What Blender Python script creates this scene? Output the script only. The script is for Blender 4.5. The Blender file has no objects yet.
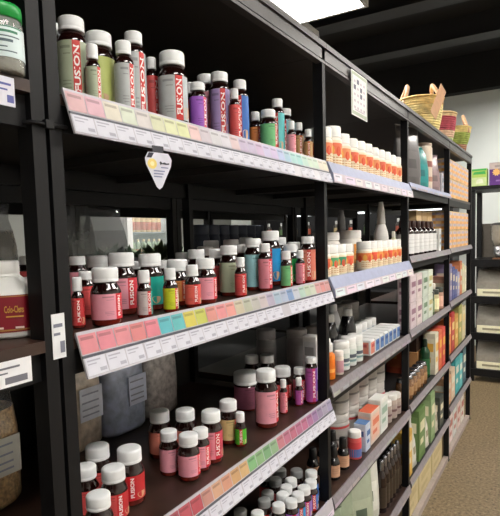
# Health-food shop aisle: long black shelving run full of supplement bottles.
import bpy, bmesh, math, random
from mathutils import Matrix, Vector
random.seed(7)
sc = bpy.context.scene
COL = sc.collection
PI = math.pi
sc.view_settings.view_transform = 'Standard'
sc.view_settings.look = 'None'

# ------------------------------------------------------------------ materials
def lin(c):
    return tuple(((v/255.0)/12.92 if v/255.0 <= 0.04045 else ((v/255.0+0.055)/1.055)**2.4) for v in c)
MATS = {}
def mat(name, rgb, rough=0.5, metal=0.0, var=0.10, scale=40.0, coat=0.0, emit=None, estr=0.0,
        bump=0.0, trans=0.0, alpha=1.0, spec=0.5):
    if name in MATS: return MATS[name]
    m = bpy.data.materials.new(name); m.use_nodes = True
    nt = m.node_tree; b = nt.nodes['Principled BSDF']
    c = lin(rgb)
    tc = nt.nodes.new('ShaderNodeTexCoord')
    nz = nt.nodes.new('ShaderNodeTexNoise'); nz.inputs['Scale'].default_value = scale
    nz.inputs['Detail'].default_value = 3.0
    nt.links.new(tc.outputs['Object'], nz.inputs['Vector'])
    rp = nt.nodes.new('ShaderNodeValToRGB')
    rp.color_ramp.elements[0].position = 0.3; rp.color_ramp.elements[1].position = 0.7
    rp.color_ramp.elements[0].color = tuple(max(0, v*(1-var)) for v in c)+(1,)
    rp.color_ramp.elements[1].color = tuple(min(1, v*(1+var)) for v in c)+(1,)
    nt.links.new(nz.outputs['Fac'], rp.inputs['Fac'])
    nt.links.new(rp.outputs['Color'], b.inputs['Base Color'])
    b.inputs['Roughness'].default_value = rough
    b.inputs['Metallic'].default_value = metal
    b.inputs['Specular IOR Level'].default_value = spec
    if coat: b.inputs['Coat Weight'].default_value = coat; b.inputs['Coat Roughness'].default_value = 0.08
    if trans: b.inputs['Transmission Weight'].default_value = trans; b.inputs['IOR'].default_value = 1.2
    if alpha < 1: b.inputs['Alpha'].default_value = alpha
    if emit:
        b.inputs['Emission Color'].default_value = lin(emit)+(1,)
        b.inputs['Emission Strength'].default_value = estr
    if bump:
        bp = nt.nodes.new('ShaderNodeBump'); bp.inputs['Strength'].default_value = bump
        bp.inputs['Distance'].default_value = 0.004
        nt.links.new(nz.outputs['Fac'], bp.inputs['Height']); nt.links.new(bp.outputs['Normal'], b.inputs['Normal'])
    MATS[name] = m
    return m
def cmat(rgb, rough=0.5, coat=0.0):
    return mat('paint_%02x%02x%02x_%d_%d' % (rgb[0], rgb[1], rgb[2], int(rough*100), int(coat*10)), rgb, rough, coat=coat, var=0.06)

BLACK = mat('black_powder_coat', (15, 15, 18), 0.5, var=0.15, scale=25, spec=.28)
BLACKIN = mat('black_panel', (12, 11, 12), 0.6, var=0.2, scale=6)
RAILGREY = mat('grey_lip_steel', (58, 54, 54), 0.38, var=0.12, scale=10)
WOOD = mat('dark_wood_laminate', (52, 35, 28), 0.4, var=0.35, scale=14)
UNDER = mat('shelf_underside', (34, 32, 30), 0.55, var=0.2, scale=8)
AMBER = mat('amber_glass', (30, 10, 8), 0.10, var=0.25, scale=30, coat=0.6)
AMBERGLOW = mat('amber_glass_glow', (96, 26, 17), 0.15, var=0.3, scale=40, coat=0.5)  # red-brown glow at the bottle base, painted into the colour
CAPW = mat('white_cap_plastic', (232, 234, 236), 0.42, var=0.03)
CAPSHADE = mat('shaded_cap_plastic', (150, 152, 152), 0.5, var=0.05)  # white caps deeper in the shelf, their shade put into the colour
WHITE = mat('white_plastic', (236, 235, 232), 0.4, var=0.03)
PAPER = mat('white_paper', (208, 208, 219), 0.6, var=0.03)
INK = mat('grey_print', (168, 168, 182), 0.7, var=0.05)
DARKINK = mat('dark_print', (60, 60, 72), 0.7, var=0.05)
TEXTW = mat('white_print', (250, 240, 238), 0.5, var=0.01)
RAILW = mat('white_rail_plastic', (184, 181, 190), 0.4, var=0.04)
RAILL = mat('lavender_rail_plastic', (158, 164, 192), 0.55, var=0.06)
RAILM = mat('mauve_grey_rail_plastic', (134, 128, 134), 0.35, var=0.14, scale=60)
GAP = mat('rail_gap_grey', (92, 94, 104), 0.5)

# ------------------------------------------------------------------ mesh builder
class MB:
    def __init__(self): self.v = []; self.f = []; self.m = []; self.s = []
    def face(self, idx, mi=0, sm=False): self.f.append(tuple(idx)); self.m.append(mi); self.s.append(sm)
    def pts(self, ps):
        n = len(self.v); self.v += [tuple(p) for p in ps]; return list(range(n, n+len(ps)))
    def quad(self, a, b, c, d, mi=0): self.face(self.pts([a, b, c, d]), mi)
    def box(self, x0, x1, y0, y1, z0, z1, mi=0):
        i = self.pts([(x0,y0,z0),(x1,y0,z0),(x1,y1,z0),(x0,y1,z0),(x0,y0,z1),(x1,y0,z1),(x1,y1,z1),(x0,y1,z1)])
        for q in ((0,3,2,1),(4,5,6,7),(0,1,5,4),(1,2,6,5),(2,3,7,6),(3,0,4,7)): self.face([i[k] for k in q], mi)
        return self
    def lathe(self, prof, n=20, mi=0, c=(0,0,0), sx=1, sy=1, cap=True, mis=None, power=None):
        rings = []
        for r, z in prof:
            ring = []
            for k in range(n):
                a = 2*PI*k/n; ca, sa = math.cos(a), math.sin(a)
                if power:   # rounded-square section
                    ca = math.copysign(abs(ca)**power, ca); sa = math.copysign(abs(sa)**power, sa)
                ring.append((c[0]+r*sx*ca, c[1]+r*sy*sa, c[2]+z))
            rings.append(self.pts(ring))
        for j in range(len(rings)-1):
            for k in range(n):
                self.face((rings[j][k], rings[j][(k+1)%n], rings[j+1][(k+1)%n], rings[j+1][k]), mis[j] if mis else mi, True)
        if cap:
            self.face(list(reversed(rings[0])), mis[0] if mis else mi); self.face(rings[-1], mis[-1] if mis else mi)
        return self
    def arcband(self, r, a0, a1, z0, z1, mi=0, n=None, z0f=None, z1f=None):
        n = n or max(2, int(abs(a1-a0)/0.18)+1)
        lo = self.pts([(r*math.cos(a0+(a1-a0)*k/n), r*math.sin(a0+(a1-a0)*k/n), z0) for k in range(n+1)])
        hi = self.pts([(r*math.cos(a0+(a1-a0)*k/n), r*math.sin(a0+(a1-a0)*k/n), z1) for k in range(n+1)])
        for k in range(n): self.face((lo[k], lo[k+1], hi[k+1], hi[k]), mi, True)
        return self
    def tube(self, path, r, n=8, mi=0, closed=False):
        P = [Vector(p) for p in path]; rings = []
        for i, p in enumerate(P):
            a = P[i-1] if (i > 0 or closed) else p
            b = P[(i+1) % len(P)] if (i < len(P)-1 or closed) else p
            d = (b-a).normalized()
            up = Vector((0,0,1)) if abs(d.z) < 0.9 else Vector((1,0,0))
            s_ = d.cross(up).normalized(); t = s_.cross(d)
            rr = r[i] if isinstance(r, (list, tuple)) else r
            rings.append(self.pts([p+rr*(math.cos(2*PI*k/n)*s_+math.sin(2*PI*k/n)*t) for k in range(n)]))
        m = len(rings)
        for j in range(m if closed else m-1):
            A, B = rings[j], rings[(j+1) % m]
            for k in range(n): self.face((A[k], A[(k+1)%n], B[(k+1)%n], B[k]), mi, True)
        if not closed: self.face(list(reversed(rings[0])), mi); self.face(rings[-1], mi)
        return self
    def extrude_y(self, prof, y0, y1, mi=0, mis=None):
        """prof: closed (x,z) outline"""
        n = len(prof)
        a = self.pts([(x, y0, z) for x, z in prof]); b = self.pts([(x, y1, z) for x, z in prof])
        for k in range(n): self.face((a[k], a[(k+1)%n], b[(k+1)%n], b[k]), mis[k] if mis else mi)
        self.face(list(reversed(a)), mi); self.face(b, mi)
        return self
    def extrude_x(self, prof, x0, x1, mi=0):
        n = len(prof)
        a = self.pts([(x0, y, z) for y, z in prof]); b = self.pts([(x1, y, z) for y, z in prof])
        for k in range(n): self.face((a[k], a[(k+1)%n], b[(k+1)%n], b[k]), mi)
        self.face(list(reversed(a)), mi); self.face(b, mi)
        return self
    def build(self, name, mats, parent=None, bevel=0.0, fix=True):
        me = bpy.data.meshes.new(name)
        me.from_pydata(self.v, [], self.f)
        for m in (mats if isinstance(mats, (list, tuple)) else [mats]): me.materials.append(m)
        me.polygons.foreach_set('material_index', self.m); me.polygons.foreach_set('use_smooth', self.s)
        if fix or bevel:
            bm = bmesh.new(); bm.from_mesh(me)
            if bevel:
                bmesh.ops.remove_doubles(bm, verts=bm.verts, dist=1e-5)
                bmesh.ops.bevel(bm, geom=list(bm.edges), offset=bevel, segments=2, profile=0.6, affect='EDGES')
            bmesh.ops.recalc_face_normals(bm, faces=bm.faces)
            bm.to_mesh(me); bm.free()
        me.update()
        o = bpy.data.objects.new(name, me); COL.objects.link(o)
        if parent is not None: o.parent = parent
        return o

def thing(name, label, cat, loc=(0,0,0), rz=0.0, group=None):
    o = bpy.data.objects.new(name, None); COL.objects.link(o)
    o.empty_display_size = 0.05
    o.location = loc; o.rotation_euler = (0, 0, rz)
    o['label'] = label; o['category'] = cat
    if group: o['group'] = group
    return o
def tag(o, label, cat, group=None, loc=None, rz=None):
    o['label'] = label; o['category'] = cat
    if group: o['group'] = group
    if loc: o.location = loc
    if rz is not None: o.rotation_euler = (0, 0, rz)
    return o
def struct(name, mb, m, **k):
    o = mb.build(name, m, **k); o['kind'] = 'structure'; return o

# lettering ---------------------------------------------------------------
_txt = {}
def text_geo(s, bold=0.03):
    if s in _txt: return _txt[s]
    cu = bpy.data.curves.new('lettering', 'FONT'); cu.body = s; cu.offset = bold; cu.resolution_u = 2
    ob = bpy.data.objects.new('lettering', cu); COL.objects.link(ob)
    dg = bpy.context.evaluated_depsgraph_get(); dg.update()
    me = bpy.data.meshes.new_from_object(ob.evaluated_get(dg))
    vs = [v.co[:2] for v in me.vertices]; fs = [tuple(p.vertices) for p in me.polygons]
    bpy.data.objects.remove(ob); bpy.data.curves.remove(cu); bpy.data.meshes.remove(me)
    x0 = min(v[0] for v in vs); x1 = max(v[0] for v in vs); y0 = min(v[1] for v in vs); y1 = max(v[1] for v in vs)
    vs = [((x-x0)/(x1-x0), (y-y0)/(y1-y0)) for x, y in vs]    # unit box
    _txt[s] = (vs, fs); return _txt[s]
def put_text(mb, s, fn, mi, bold=0.03):
    vs, fs = text_geo(s, bold)
    i = mb.pts([fn(x, y) for x, y in vs])
    for f in fs: mb.face([i[k] for k in f], mi)
# label colours: panel, far side, stripe, word for the label
RED = (206, 48, 44)
STY = {
 'sage': ((172,182,156),(166,176,150),RED,'grey-green'), 'lime': ((160,196,52),(196,206,120),RED,'lime green'),
 'grey': ((188,192,194),(176,184,188),RED,'pale grey'), 'red': ((214,84,84),(190,48,52),(200,34,38),'red'),
 'violet': ((158,92,196),(150,110,190),(206,50,90),'violet'), 'pink': ((236,160,176),(214,66,82),(216,40,52),'pink'),
 'lilac': ((176,152,206),(168,150,200),RED,'lilac'), 'blue': ((52,104,190),(56,110,190),RED,'royal blue'),
 'orange': ((238,150,84),(236,140,80),(224,96,60),'orange'), 'green': ((112,188,124),(108,180,140),RED,'soft green'),
 'aqua': ((104,200,204),(100,196,200),RED,'aqua'), 'sky': ((116,172,206),(116,180,200),RED,'sky blue'),
 'tan': ((206,164,110),(200,160,110),(196,100,60),'tan'), 'mixed': ((206,196,196),(30,160,150),RED,'grey and teal'),
 'teal': ((0,166,150),(0,166,150),RED,'teal'), 'yellow': ((206,214,44),(238,234,190),RED,'yellow'),
 'cream': ((232,222,190),(230,216,180),RED,'cream'), 'coral': ((236,104,92),(226,90,84),(206,40,40),'coral'),
 'ice': ((160,216,226),(196,150,200),RED,'ice blue'), 'rose': ((228,140,156),(204,70,90),(206,40,60),'rose'),
 'azure': ((30,146,210),(30,146,210),RED,'azure blue'), 'emerald': ((14,160,74),(14,160,74),RED,'emerald green'),
 'salmon': ((226,136,118),(214,120,100),(200,60,54),'salmon'), 'crimson': ((190,44,48),(196,50,52),(200,30,40),'crimson'),
 'mint': ((140,216,200),(200,60,60),RED,'mint green'), 'wheat': ((228,200,140),(224,140,70),RED,'wheat-coloured'),
 'grass': ((86,190,52),(86,190,52),(200,60,50),'grass green'), 'mauve': ((134,74,96),(134,74,96),(140,60,80),'mauve'),
 'orchid': ((176,84,164),(120,70,170),(196,50,110),'orchid purple'),
}
# ------------------------------------------------------------------ camera
cam_d = bpy.data.cameras.new('camera'); cam = bpy.data.objects.new('camera', cam_d); COL.objects.link(cam)
cam_d.sensor_fit = 'HORIZONTAL'; cam_d.sensor_width = 36.0; cam_d.lens = 520.0/500.0*36.0
cam_d.shift_y = 20.0/500.0; cam_d.clip_start = 0.02
Rcw = Matrix(((0.85519787, 0.51757675, -0.02740273), (-0.01763402, 0.08189506, 0.99648494), (0.51800159, -0.85170858, 0.07916343))).transposed()
cam.matrix_world = Matrix.Translation((0.644, 0.0, 1.53)) @ Rcw.to_4x4()
sc.camera = cam

# ------------------------------------------------------------------ room shell
fm = mat('speckled_concrete', (150, 128, 98), 0.55, var=0.0)
nt = fm.node_tree; b = nt.nodes['Principled BSDF']
for l in list(b.inputs['Base Color'].links): nt.links.remove(l)
tc = nt.nodes.new('ShaderNodeTexCoord')
vo = nt.nodes.new('ShaderNodeTexVoronoi'); vo.inputs['Scale'].default_value = 38.0
n2 = nt.nodes.new('ShaderNodeTexNoise'); n2.inputs['Scale'].default_value = 60.0; n2.inputs['Detail'].default_value = 6.0; n2.inputs['Roughness'].default_value = 0.7
n3 = nt.nodes.new('ShaderNodeTexNoise'); n3.inputs['Scale'].default_value = 2.2
for n_ in (vo, n2, n3): nt.links.new(tc.outputs['Object'], n_.inputs['Vector'])
r1 = nt.nodes.new('ShaderNodeValToRGB')
e = r1.color_ramp.elements
e[0].position = 0.33; e[0].color = lin((58, 48, 36))+(1,)
e[1].position = 0.72; e[1].color = lin((168, 152, 124))+(1,)
k = e.new(0.47); k.color = lin((120, 103, 77))+(1,)
k = e.new(0.58); k.color = lin((140, 122, 94))+(1,)
nt.links.new(n2.outputs['Fac'], r1.inputs['Fac'])
r2 = nt.nodes.new('ShaderNodeValToRGB'); r2.color_ramp.elements[0].color = (0.72,0.70,0.66,1); r2.color_ramp.elements[1].color = (1.1,1.08,1.05,1)
nt.links.new(n3.outputs['Fac'], r2.inputs['Fac'])
mx = nt.nodes.new('ShaderNodeMixRGB'); mx.blend_type = 'MULTIPLY'; mx.inputs[0].default_value = 1.0
nt.links.new(r1.outputs['Color'], mx.inputs[1]); nt.links.new(r2.outputs['Color'], mx.inputs[2])
nt.links.new(mx.outputs['Color'], b.inputs['Base Color'])

XL, XR, YF, YB, ZC = -4.2, 3.3, -2.6, 7.4, 3.75
struct('floor', MB().box(XL-.1, XR+.1, YF-.1, YB+.1, -0.12, 0), fm)
struct('ceiling', MB().box(XL-.1, XR+.1, YF-.1, YB+.1, ZC, ZC+.1), mat('black_ceiling', (22, 21, 22), 0.8, var=0.25, scale=2))
WALLM = mat('white_wall_paint', (222, 228, 226), 0.7, var=0.04, scale=2)
struct('wall_back', MB().box(XL-.1, XR+.1, YB, YB+.1, 0, ZC), WALLM)
struct('wall_left', MB().box(XL-.1, XL, YF, YB, 0, ZC), mat('grey_wall_paint', (120, 122, 118), 0.7, var=0.08, scale=2))
struct('wall_right', MB().box(XR, XR+.1, YF, YB, 0, ZC), mat('bounce_wall_paint', (226, 224, 218), 0.7, var=0.1, scale=2))  # unseen wall, colour lightened to bounce fill light onto the shelves
struct('wall_front', MB().box(XL-.1, XR+.1, YF-.1, YF, 0, ZC), mat('pale_bounce_paint', (200, 198, 192), 0.7))  # unseen wall behind the camera, lightened for frontal fill light
bk = MB().box(XL, XR, 7.25, YB, 3.3, ZC)
struct('trim_1', bk, mat('black_bulkhead', (16, 16, 18), 0.7, var=0.2, scale=3))
# ceiling beams and duct
for i, y in enumerate((4.9, 6.0)):
    bm_ = MB().box(XL, XR, y-.05, y+.05, ZC-.22, ZC); bm_.box(XL, XR, y-.11, y+.11, ZC-.235, ZC-.22)
    tag(bm_.build('ceiling_beam', mat('dark_steel_beam', (34, 33, 35), 0.6, var=0.2, scale=3)),
        ['dark steel ceiling beam nearest the lit ceiling panel', 'dark steel ceiling beam closest to the far white wall'][i], 'beam')

# ceiling lights
DIFF = mat('light_diffuser', (255, 252, 246), 0.5, emit=(255, 250, 242), estr=31.0)
TRIMW = mat('light_trim', (200, 200, 198), 0.5)
def ceiling_light(x, y, z, w, d, label, s=1.0):
    t = thing('ceiling_light', label, 'light', (x, y, z), 0, 'fluorescent ceiling panels')
    f = MB(); fw = .025
    for a in ((-w/2-fw, -w/2, -d/2-fw, d/2+fw), (w/2, w/2+fw, -d/2-fw, d/2+fw), (-w/2, w/2, -d/2-fw, -d/2), (-w/2, w/2, d/2, d/2+fw)):
        f.box(a[0], a[1], a[2], a[3], 0, .06)
    f.box(-w/2-fw, w/2+fw, -d/2-fw, d/2+fw, .06, .075)
    f.build('light_frame', TRIMW, t)
    MB().box(-w/2, w/2, -d/2, d/2, .012, .03).build('diffuser', DIFF, t)
    c = MB()
    for sx in (-1, 1): c.tube([(sx*w*.4, 0, .07), (sx*w*.4, 0, ZC-z)], .004, 6)
    c.build('hanger', TRIMW, t)
ceiling_light(-0.92, 3.22, 3.2, .52, 1.3, 'bright fluorescent ceiling panel seen above the top rail of the shelving')
ceiling_light(1.75, 0.1, 3.2, .5, 1.4, 'fluorescent ceiling panel over the near end of the aisle')
ceiling_light(1.75, 2.5, 3.2, .5, 1.4, 'fluorescent ceiling panel over the middle of the aisle')
ceiling_light(1.75, 4.9, 3.2, .5, 1.4, 'fluorescent ceiling panel over the far end of the aisle')
ceiling_light(0.60, 6.25, 3.2, .5, .9, 'added ceiling panel brightening the far white wall')  # added lamp, only there to brighten the far wall
ceiling_light(-1.46, 3.72, 3.2, .46, 1.1, 'fluorescent ceiling panel half hidden by the top rail of the shelving')
ceiling_light(-2.6, 1.2, 3.2, .5, 1.3, 'fluorescent ceiling panel over the next aisle, near end')
ceiling_light(-2.6, 5.2, 3.2, .5, 1.3, 'fluorescent ceiling panel over the next aisle, far end')

# ------------------------------------------------------------------ shelving units
JY = [0.532, 1.537, 2.535, 3.565, 4.46]      # right edges of the uprights
PW, PD = .022, .032                          # upright width (y) and depth (x)
DEPTH = 0.56
def upright(t, y1, x0=-PD, x1=0.0, z1=2.1, z0=0.0):
    m = MB().box(x0, x1, y1-PW, y1, z0, z1)
    o = m.build('upright', BLACK, t)
    f = MB().box(x0-.004, x1+.004, y1-PW-.003, y1+.003, z0, z0+.006)
    f.build('foot', BLACK, o)
    return o
def shelf_part(t, y0, y1, z, wood=True, x0=-DEPTH, x1=0.0, lip=True):
    m = MB()
    m.box(x0+.01, x1-.004, y0, y1, z-.016, z, 0)                     # laminate board
    m.box(x1-.02, x1-.006, y0, y1, z-.056, z-.016, 1)                # front steel channel
    m.box(x0, x0+.02, y0, y1, z-.075, z-.016, 1)                     # rear channel
    m.box(x0+.02, x1-.02, y0, y1, z-.024, z-.016, 2)                 # underside
    for k in (1, 2):                                                 # cross ribs
        yy = y0+(y1-y0)*k/3
        m.box(x0+.02, x1-.02, yy-.012, yy+.012, z-.045, z-.024, 2)
    return m.build('shelf', [WOOD if wood else BLACKIN, BLACK, UNDER], t)
def top_part(t, y0, y1, z=2.1, x0=-DEPTH):
    m = MB()
    m.box(x0+.01, -.004, y0, y1, z-.012, z, 0)
    m.box(-.018, .0, y0, y1, z-.036, z+.006, 1)
    m.box(-.002, .006, y0, y1, z-.002, z+.014, 1)                    # raised front lip
    m.box(-.02, .002, y0, y1, z-.048, z-.040, 1)
    m.box(x0, x0+.02, y0, y1, z-.05, z+.006, 2)
    m.box(x0+.02, -.02, y0, y1, z-.02, z-.012, 3)
    return m.build('top_shelf', [BLACKIN, RAILGREY, BLACK, UNDER], t)
def back_part(t, y0, y1, z0, z1, m=None):
    return MB().box(-DEPTH+.002, -DEPTH+.008, y0, y1, z0, z1).build('back_panel', m or BLACKIN, t)

def ticket_rail(t, y0, y1, z, hues, hue_w=.0365, white_w=.043, gaps=(), seed=0):
    """two-tier price strip: sloped colour tickets above, white price tickets below"""
    rnd = random.Random(seed)
    r = MB().extrude_y([(-.003, z+.004), (.0, z+.004), (.010, z-.031), (.0125, z-.033), (.0125, z-.0345), (.022, z-.064), (.024, z-.066), (.019, z-.066), (.004, z-.02), (-.004, z-.0)], y0, y1)
    rail = r.build('price_rail', RAILW, t)
    # colour tier
    def pt(x0_, z0_, x1_, z1_, s_, off):       # point on slope
        dx, dz = x1_-x0_, z1_-z0_; L = math.hypot(dx, dz)
        return (x0_+dx*s_-dz/L*off, z0_+dz*s_+dx/L*off)
    n = int((y1-y0)/hue_w); w = (y1-y0)/n
    for i in range(n):
        c = hues[min(len(hues)-1, int(i*len(hues)/n))]
        c = tuple(max(0, min(255, v+rnd.randint(-6, 6))) for v in c)
        a, bq = pt(0, z+.002, .010, z-.031, .08, .0012), pt(0, z+.002, .010, z-.031, .97, .0012)
        m = MB(); ya, yb = y0+i*w+.0012, y0+(i+1)*w-.0008
        m.quad((bq[0], ya, bq[1]), (bq[0], yb, bq[1]), (a[0], yb, a[1]), (a[0], ya, a[1]), 0)
        a2, b2 = pt(0, z+.002, .010, z-.031, .20, .0018), pt(0, z+.002, .010, z-.031, .34, .0018)
        m.quad((b2[0], ya+.003, b2[1]), (b2[0], yb-.006, b2[1]), (a2[0], yb-.006, a2[1]), (a2[0], ya+.003, a2[1]), 1)
        dk = tuple(int(v*.82) for v in c)
        m.build('product_ticket', [cmat(c, .45), cmat(dk, .5)], rail, fix=False)
    # white tier
    n = int((y1-y0)/white_w); w = (y1-y0)/n
    for i in range(n):
        if i in gaps: continue
        a, bq = pt(.0125, z-.0345, .022, z-.064, .06, .0012), pt(.0125, z-.0345, .022, z-.064, .96, .0012)
        g = .0035 if rnd.random() < .35 else .001
        m = MB(); ya, yb = y0+i*w+g+.0006, y0+(i+1)*w-.0006
        m.quad((bq[0], ya, bq[1]), (bq[0], yb, bq[1]), (a[0], yb, a[1]), (a[0], ya, a[1]), 0)
        for s0, s1, e0, e1 in ((.18, .26, .08, .72), (.36, .42, .08, .5), (.66, .84, .60, .93)):
            p, q = pt(.0125, z-.0345, .022, z-.064, s0, .0018), pt(.0125, z-.0345, .022, z-.064, s1, .0018)
            u0, u1 = ya+(yb-ya)*e0, ya+(yb-ya)*e1
            m.quad((q[0], u0, q[1]), (q[0], u1, q[1]), (p[0], u1, p[1]), (p[0], u0, p[1]), 1)
        m.build('price_ticket', [PAPER, INK], rail, fix=False)
    d = MB()
    d.extrude_y([(.0105, z-.0315), (.0135, z-.0325), (.0135, z-.0355), (.0118, z-.0355)], y0, y1)
    d.build('divider_groove', GAP, rail)
    return rail
def plain_rail(t, y0, y1, z, m, h=.062, tickets=0, lower=None, seed=1, tone=(226, 220, 230)):
    q_ = 1.0 if h > .05 else .45
    r = MB().extrude_y([(-.003, z+.004), (.002, z+.004), (.018*q_, z-h*.5), (.02*q_, z-h*.52), (.024*q_, z-h), (.019*q_, z-h), (.010*q_, z-h*.5), (-.004, z-.004)], y0, y1,
                       mis=[0, 0, 0, 1, 1, 1, 0, 0])
    rail = r.build('price_rail', [m, lower or m], t)
    rnd = random.Random(seed)
    for i in range(tickets):
        w = (y1-y0)/tickets; ya, yb = y0+i*w+.002, y0+(i+1)*w-.002-(rnd.random()*.3*w)
        xa, za, xb, zb = .0206*q_+.0006, z-h*.58, .0240*q_+.0006, z-h*.94
        k = MB(); k.quad((xb, ya, zb), (xb, yb, zb), (xa, yb, za), (xa, ya, za), 0)
        k.quad((xb*.4+xa*.6+.0006, ya+.01, zb*.4+za*.6), (xb*.4+xa*.6+.0006, yb-.02, zb*.4+za*.6), (xb*.2+xa*.8+.0006, yb-.02, zb*.2+za*.8), (xb*.2+xa*.8+.0006, ya+.01, zb*.2+za*.8), 1)
        tv = tuple(min(255, v+rnd.randint(-12, 6)) for v in tone)
        k.build('price_ticket', [cmat(tv, .6), INK], rail, fix=False)
    return rail

# bay 0 : the neighbouring unit at the left edge
t0 = thing('shelving_unit', 'black shelving unit with brown boards at the left edge of the photo', 'shelving', (0, 0, 0))
for y in (-.48, .503):
    upright(t0, y); upright(t0, y, -DEPTH, -DEPTH+PD)
for z in (1.755, 1.388, .995, .62):
    m = MB()
    m.box(-DEPTH, .004, -.475, .4785, z-.017, z, 0); m.box(-DEPTH+.04, -.036, .4785, .5325, z-.017, z, 0)
    m.box(-.03, -.012, -.48, .482, z-.062, z-.018, 1); m.box(-DEPTH, -DEPTH+.02, -.48, .482, z-.075, z-.018, 1)
    m.box(-DEPTH+.02, -.03, -.475, .478, z-.026, z-.018, 2)
    m.build('shelf', [WOOD, BLACK, UNDER], t0)
top_part(t0, -.48, .481)
back_part(t0, -.48, .481, 1.76, 2.09)
# bay 1
S1_HUES = [(206,166,170),(198,193,184),(196,198,187),(192,201,165),(199,206,158),(209,178,176),(193,186,195),(197,193,200),(205,176,185),(185,170,199),(194,165,194),(187,176,205),(159,177,206),(146,175,200),(145,193,195),(160,196,178),(176,199,176),(199,188,170),(205,191,173)]
S2_HUES = [(210,126,135),(210,130,139),(207,119,130),(209,123,133),(89,175,178),(91,172,175),(199,188,80),(190,191,83),(208,135,128),(211,144,137),(212,153,144),(189,181,166),(180,174,167),(184,177,174),(164,160,182),(153,172,192),(162,177,196),(128,155,195),(184,191,202),(166,195,177),(177,197,170),(191,198,179),(206,153,153),(204,136,140),(202,144,152)]
S3_HUES = [(170,72,86),(176,75,87),(179,84,92),(173,72,87),(178,89,96),(171,80,92),(190,138,131),(196,151,132),(193,146,124),(196,153,109),(195,158,117),(128,169,121),(120,163,120),(137,170,137),(188,123,138),(181,107,128),(177,95,119),(176,107,135),(165,115,151),(155,122,158),(153,138,167),(158,147,173),(154,147,175)]
t1 = thing('shelving_unit', 'nearest full black shelving unit with colourful price strips and amber bottles', 'shelving', (0, 0, 0))
upright(t1, JY[0]); upright(t1, JY[0], -DEPTH, -DEPTH+PD)
upright(t1, JY[1]); upright(t1, JY[1], -DEPTH, -DEPTH+PD)
a, c = JY[0]+.0015, JY[1]-PW
for z in (1.75, 1.38, .995, .66, .28): shelf_part(t1, a, c, z)
top_part(t1, JY[0]-PW, JY[1]-.001)
back_part(t1, a, c, 1.76, 2.09); back_part(t1, a, c, .68, 1.30); back_part(t1, a, c, .3, .58)
ticket_rail(t1, a+.004, JY[1]-.004, 1.755, S1_HUES, seed=2, gaps=(17, 20))
ticket_rail(t1, a+.004, JY[1]-.004, 1.385, S2_HUES, seed=3, gaps=(15,))
ticket_rail(t1, a+.004, JY[1]-.004, 1.0, S3_HUES, seed=4, gaps=())
plain_rail(t1, a+.004, JY[1]-.004, .665, RAILW, h=.05, tickets=14, seed=5)
# bay 2..4
def far_unit(k, label, zs, rails, backs):
    t = thing('shelving_unit', label, 'shelving', (0, 0, 0))
    a, c = JY[k-1]+.0015, JY[k]-PW
    upright(t, JY[k]); upright(t, JY[k], -DEPTH, -DEPTH+PD)
    for z in zs: shelf_part(t, a, c, z, wood=(z > .9 or k == 2))
    top_part(t, JY[k-1]+.001, JY[k]-.001)
    for z0, z1 in backs: back_part(t, a, c, z0, z1, mat('grey_back_panel', (40, 38, 36), .6, var=.2, scale=5))
    for z, m, h, n, lo in rails: plain_rail(t, a+.004, JY[k]-.004, z, m, h, n, lo, seed=int(z*100)+k, tone=(168, 162, 166) if h < .05 else (226, 220, 228))
    MB().box(-.03, 0, a+.008, c-.008, .0, .035).build('kick_rail', mat('kick_rail_grey', (158, 146, 140), .5), t)
    return t
PINKW = mat('pinkish_white_strip', (200, 188, 198), .5, var=.1, scale=90)
far_unit(2, 'second full black shelving unit, holding white tubs with orange labels', (1.75, 1.385, 1.03, .655, .27, .087),
         [(1.755, RAILL, .062, 10, PINKW), (1.39, RAILL, .062, 10, PINKW), (1.035, RAILM, .033, 12, None), (.66, RAILM, .033, 12, None), (.275, RAILM, .033, 12, None)],
         [(1.76, 2.09), (.66, 1.0), (.28, .62)])
far_unit(3, 'third full black shelving unit, under the straw baskets', (1.76, 1.405, 1.04, .668, .285),
         [(1.765, RAILL, .027, 8, None), (1.41, RAILM, .027, 9, None), (1.045, RAILM, .027, 10, None), (.673, RAILM, .027, 10, None), (.29, RAILM, .027, 8, None)],
         [(.68, 1.0), (.3, .63), (.05, .25)])
far_unit(4, 'farthest black shelving unit in the row, stacked with orange and lilac boxes', (1.75, 1.41, 1.055, .69, .34),
         [(1.415, RAILM, .027, 8, None), (1.06, RAILM, .027, 8, None), (.695, RAILM, .027, 8, None), (.345, RAILM, .027, 8, None)],
         [(.7, 1.02), (.35, .66)])
DECKZ = {'upper': 1.75, 'middle': 1.38, 'lower': 0.995, 'bottom': 0.66}
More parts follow.
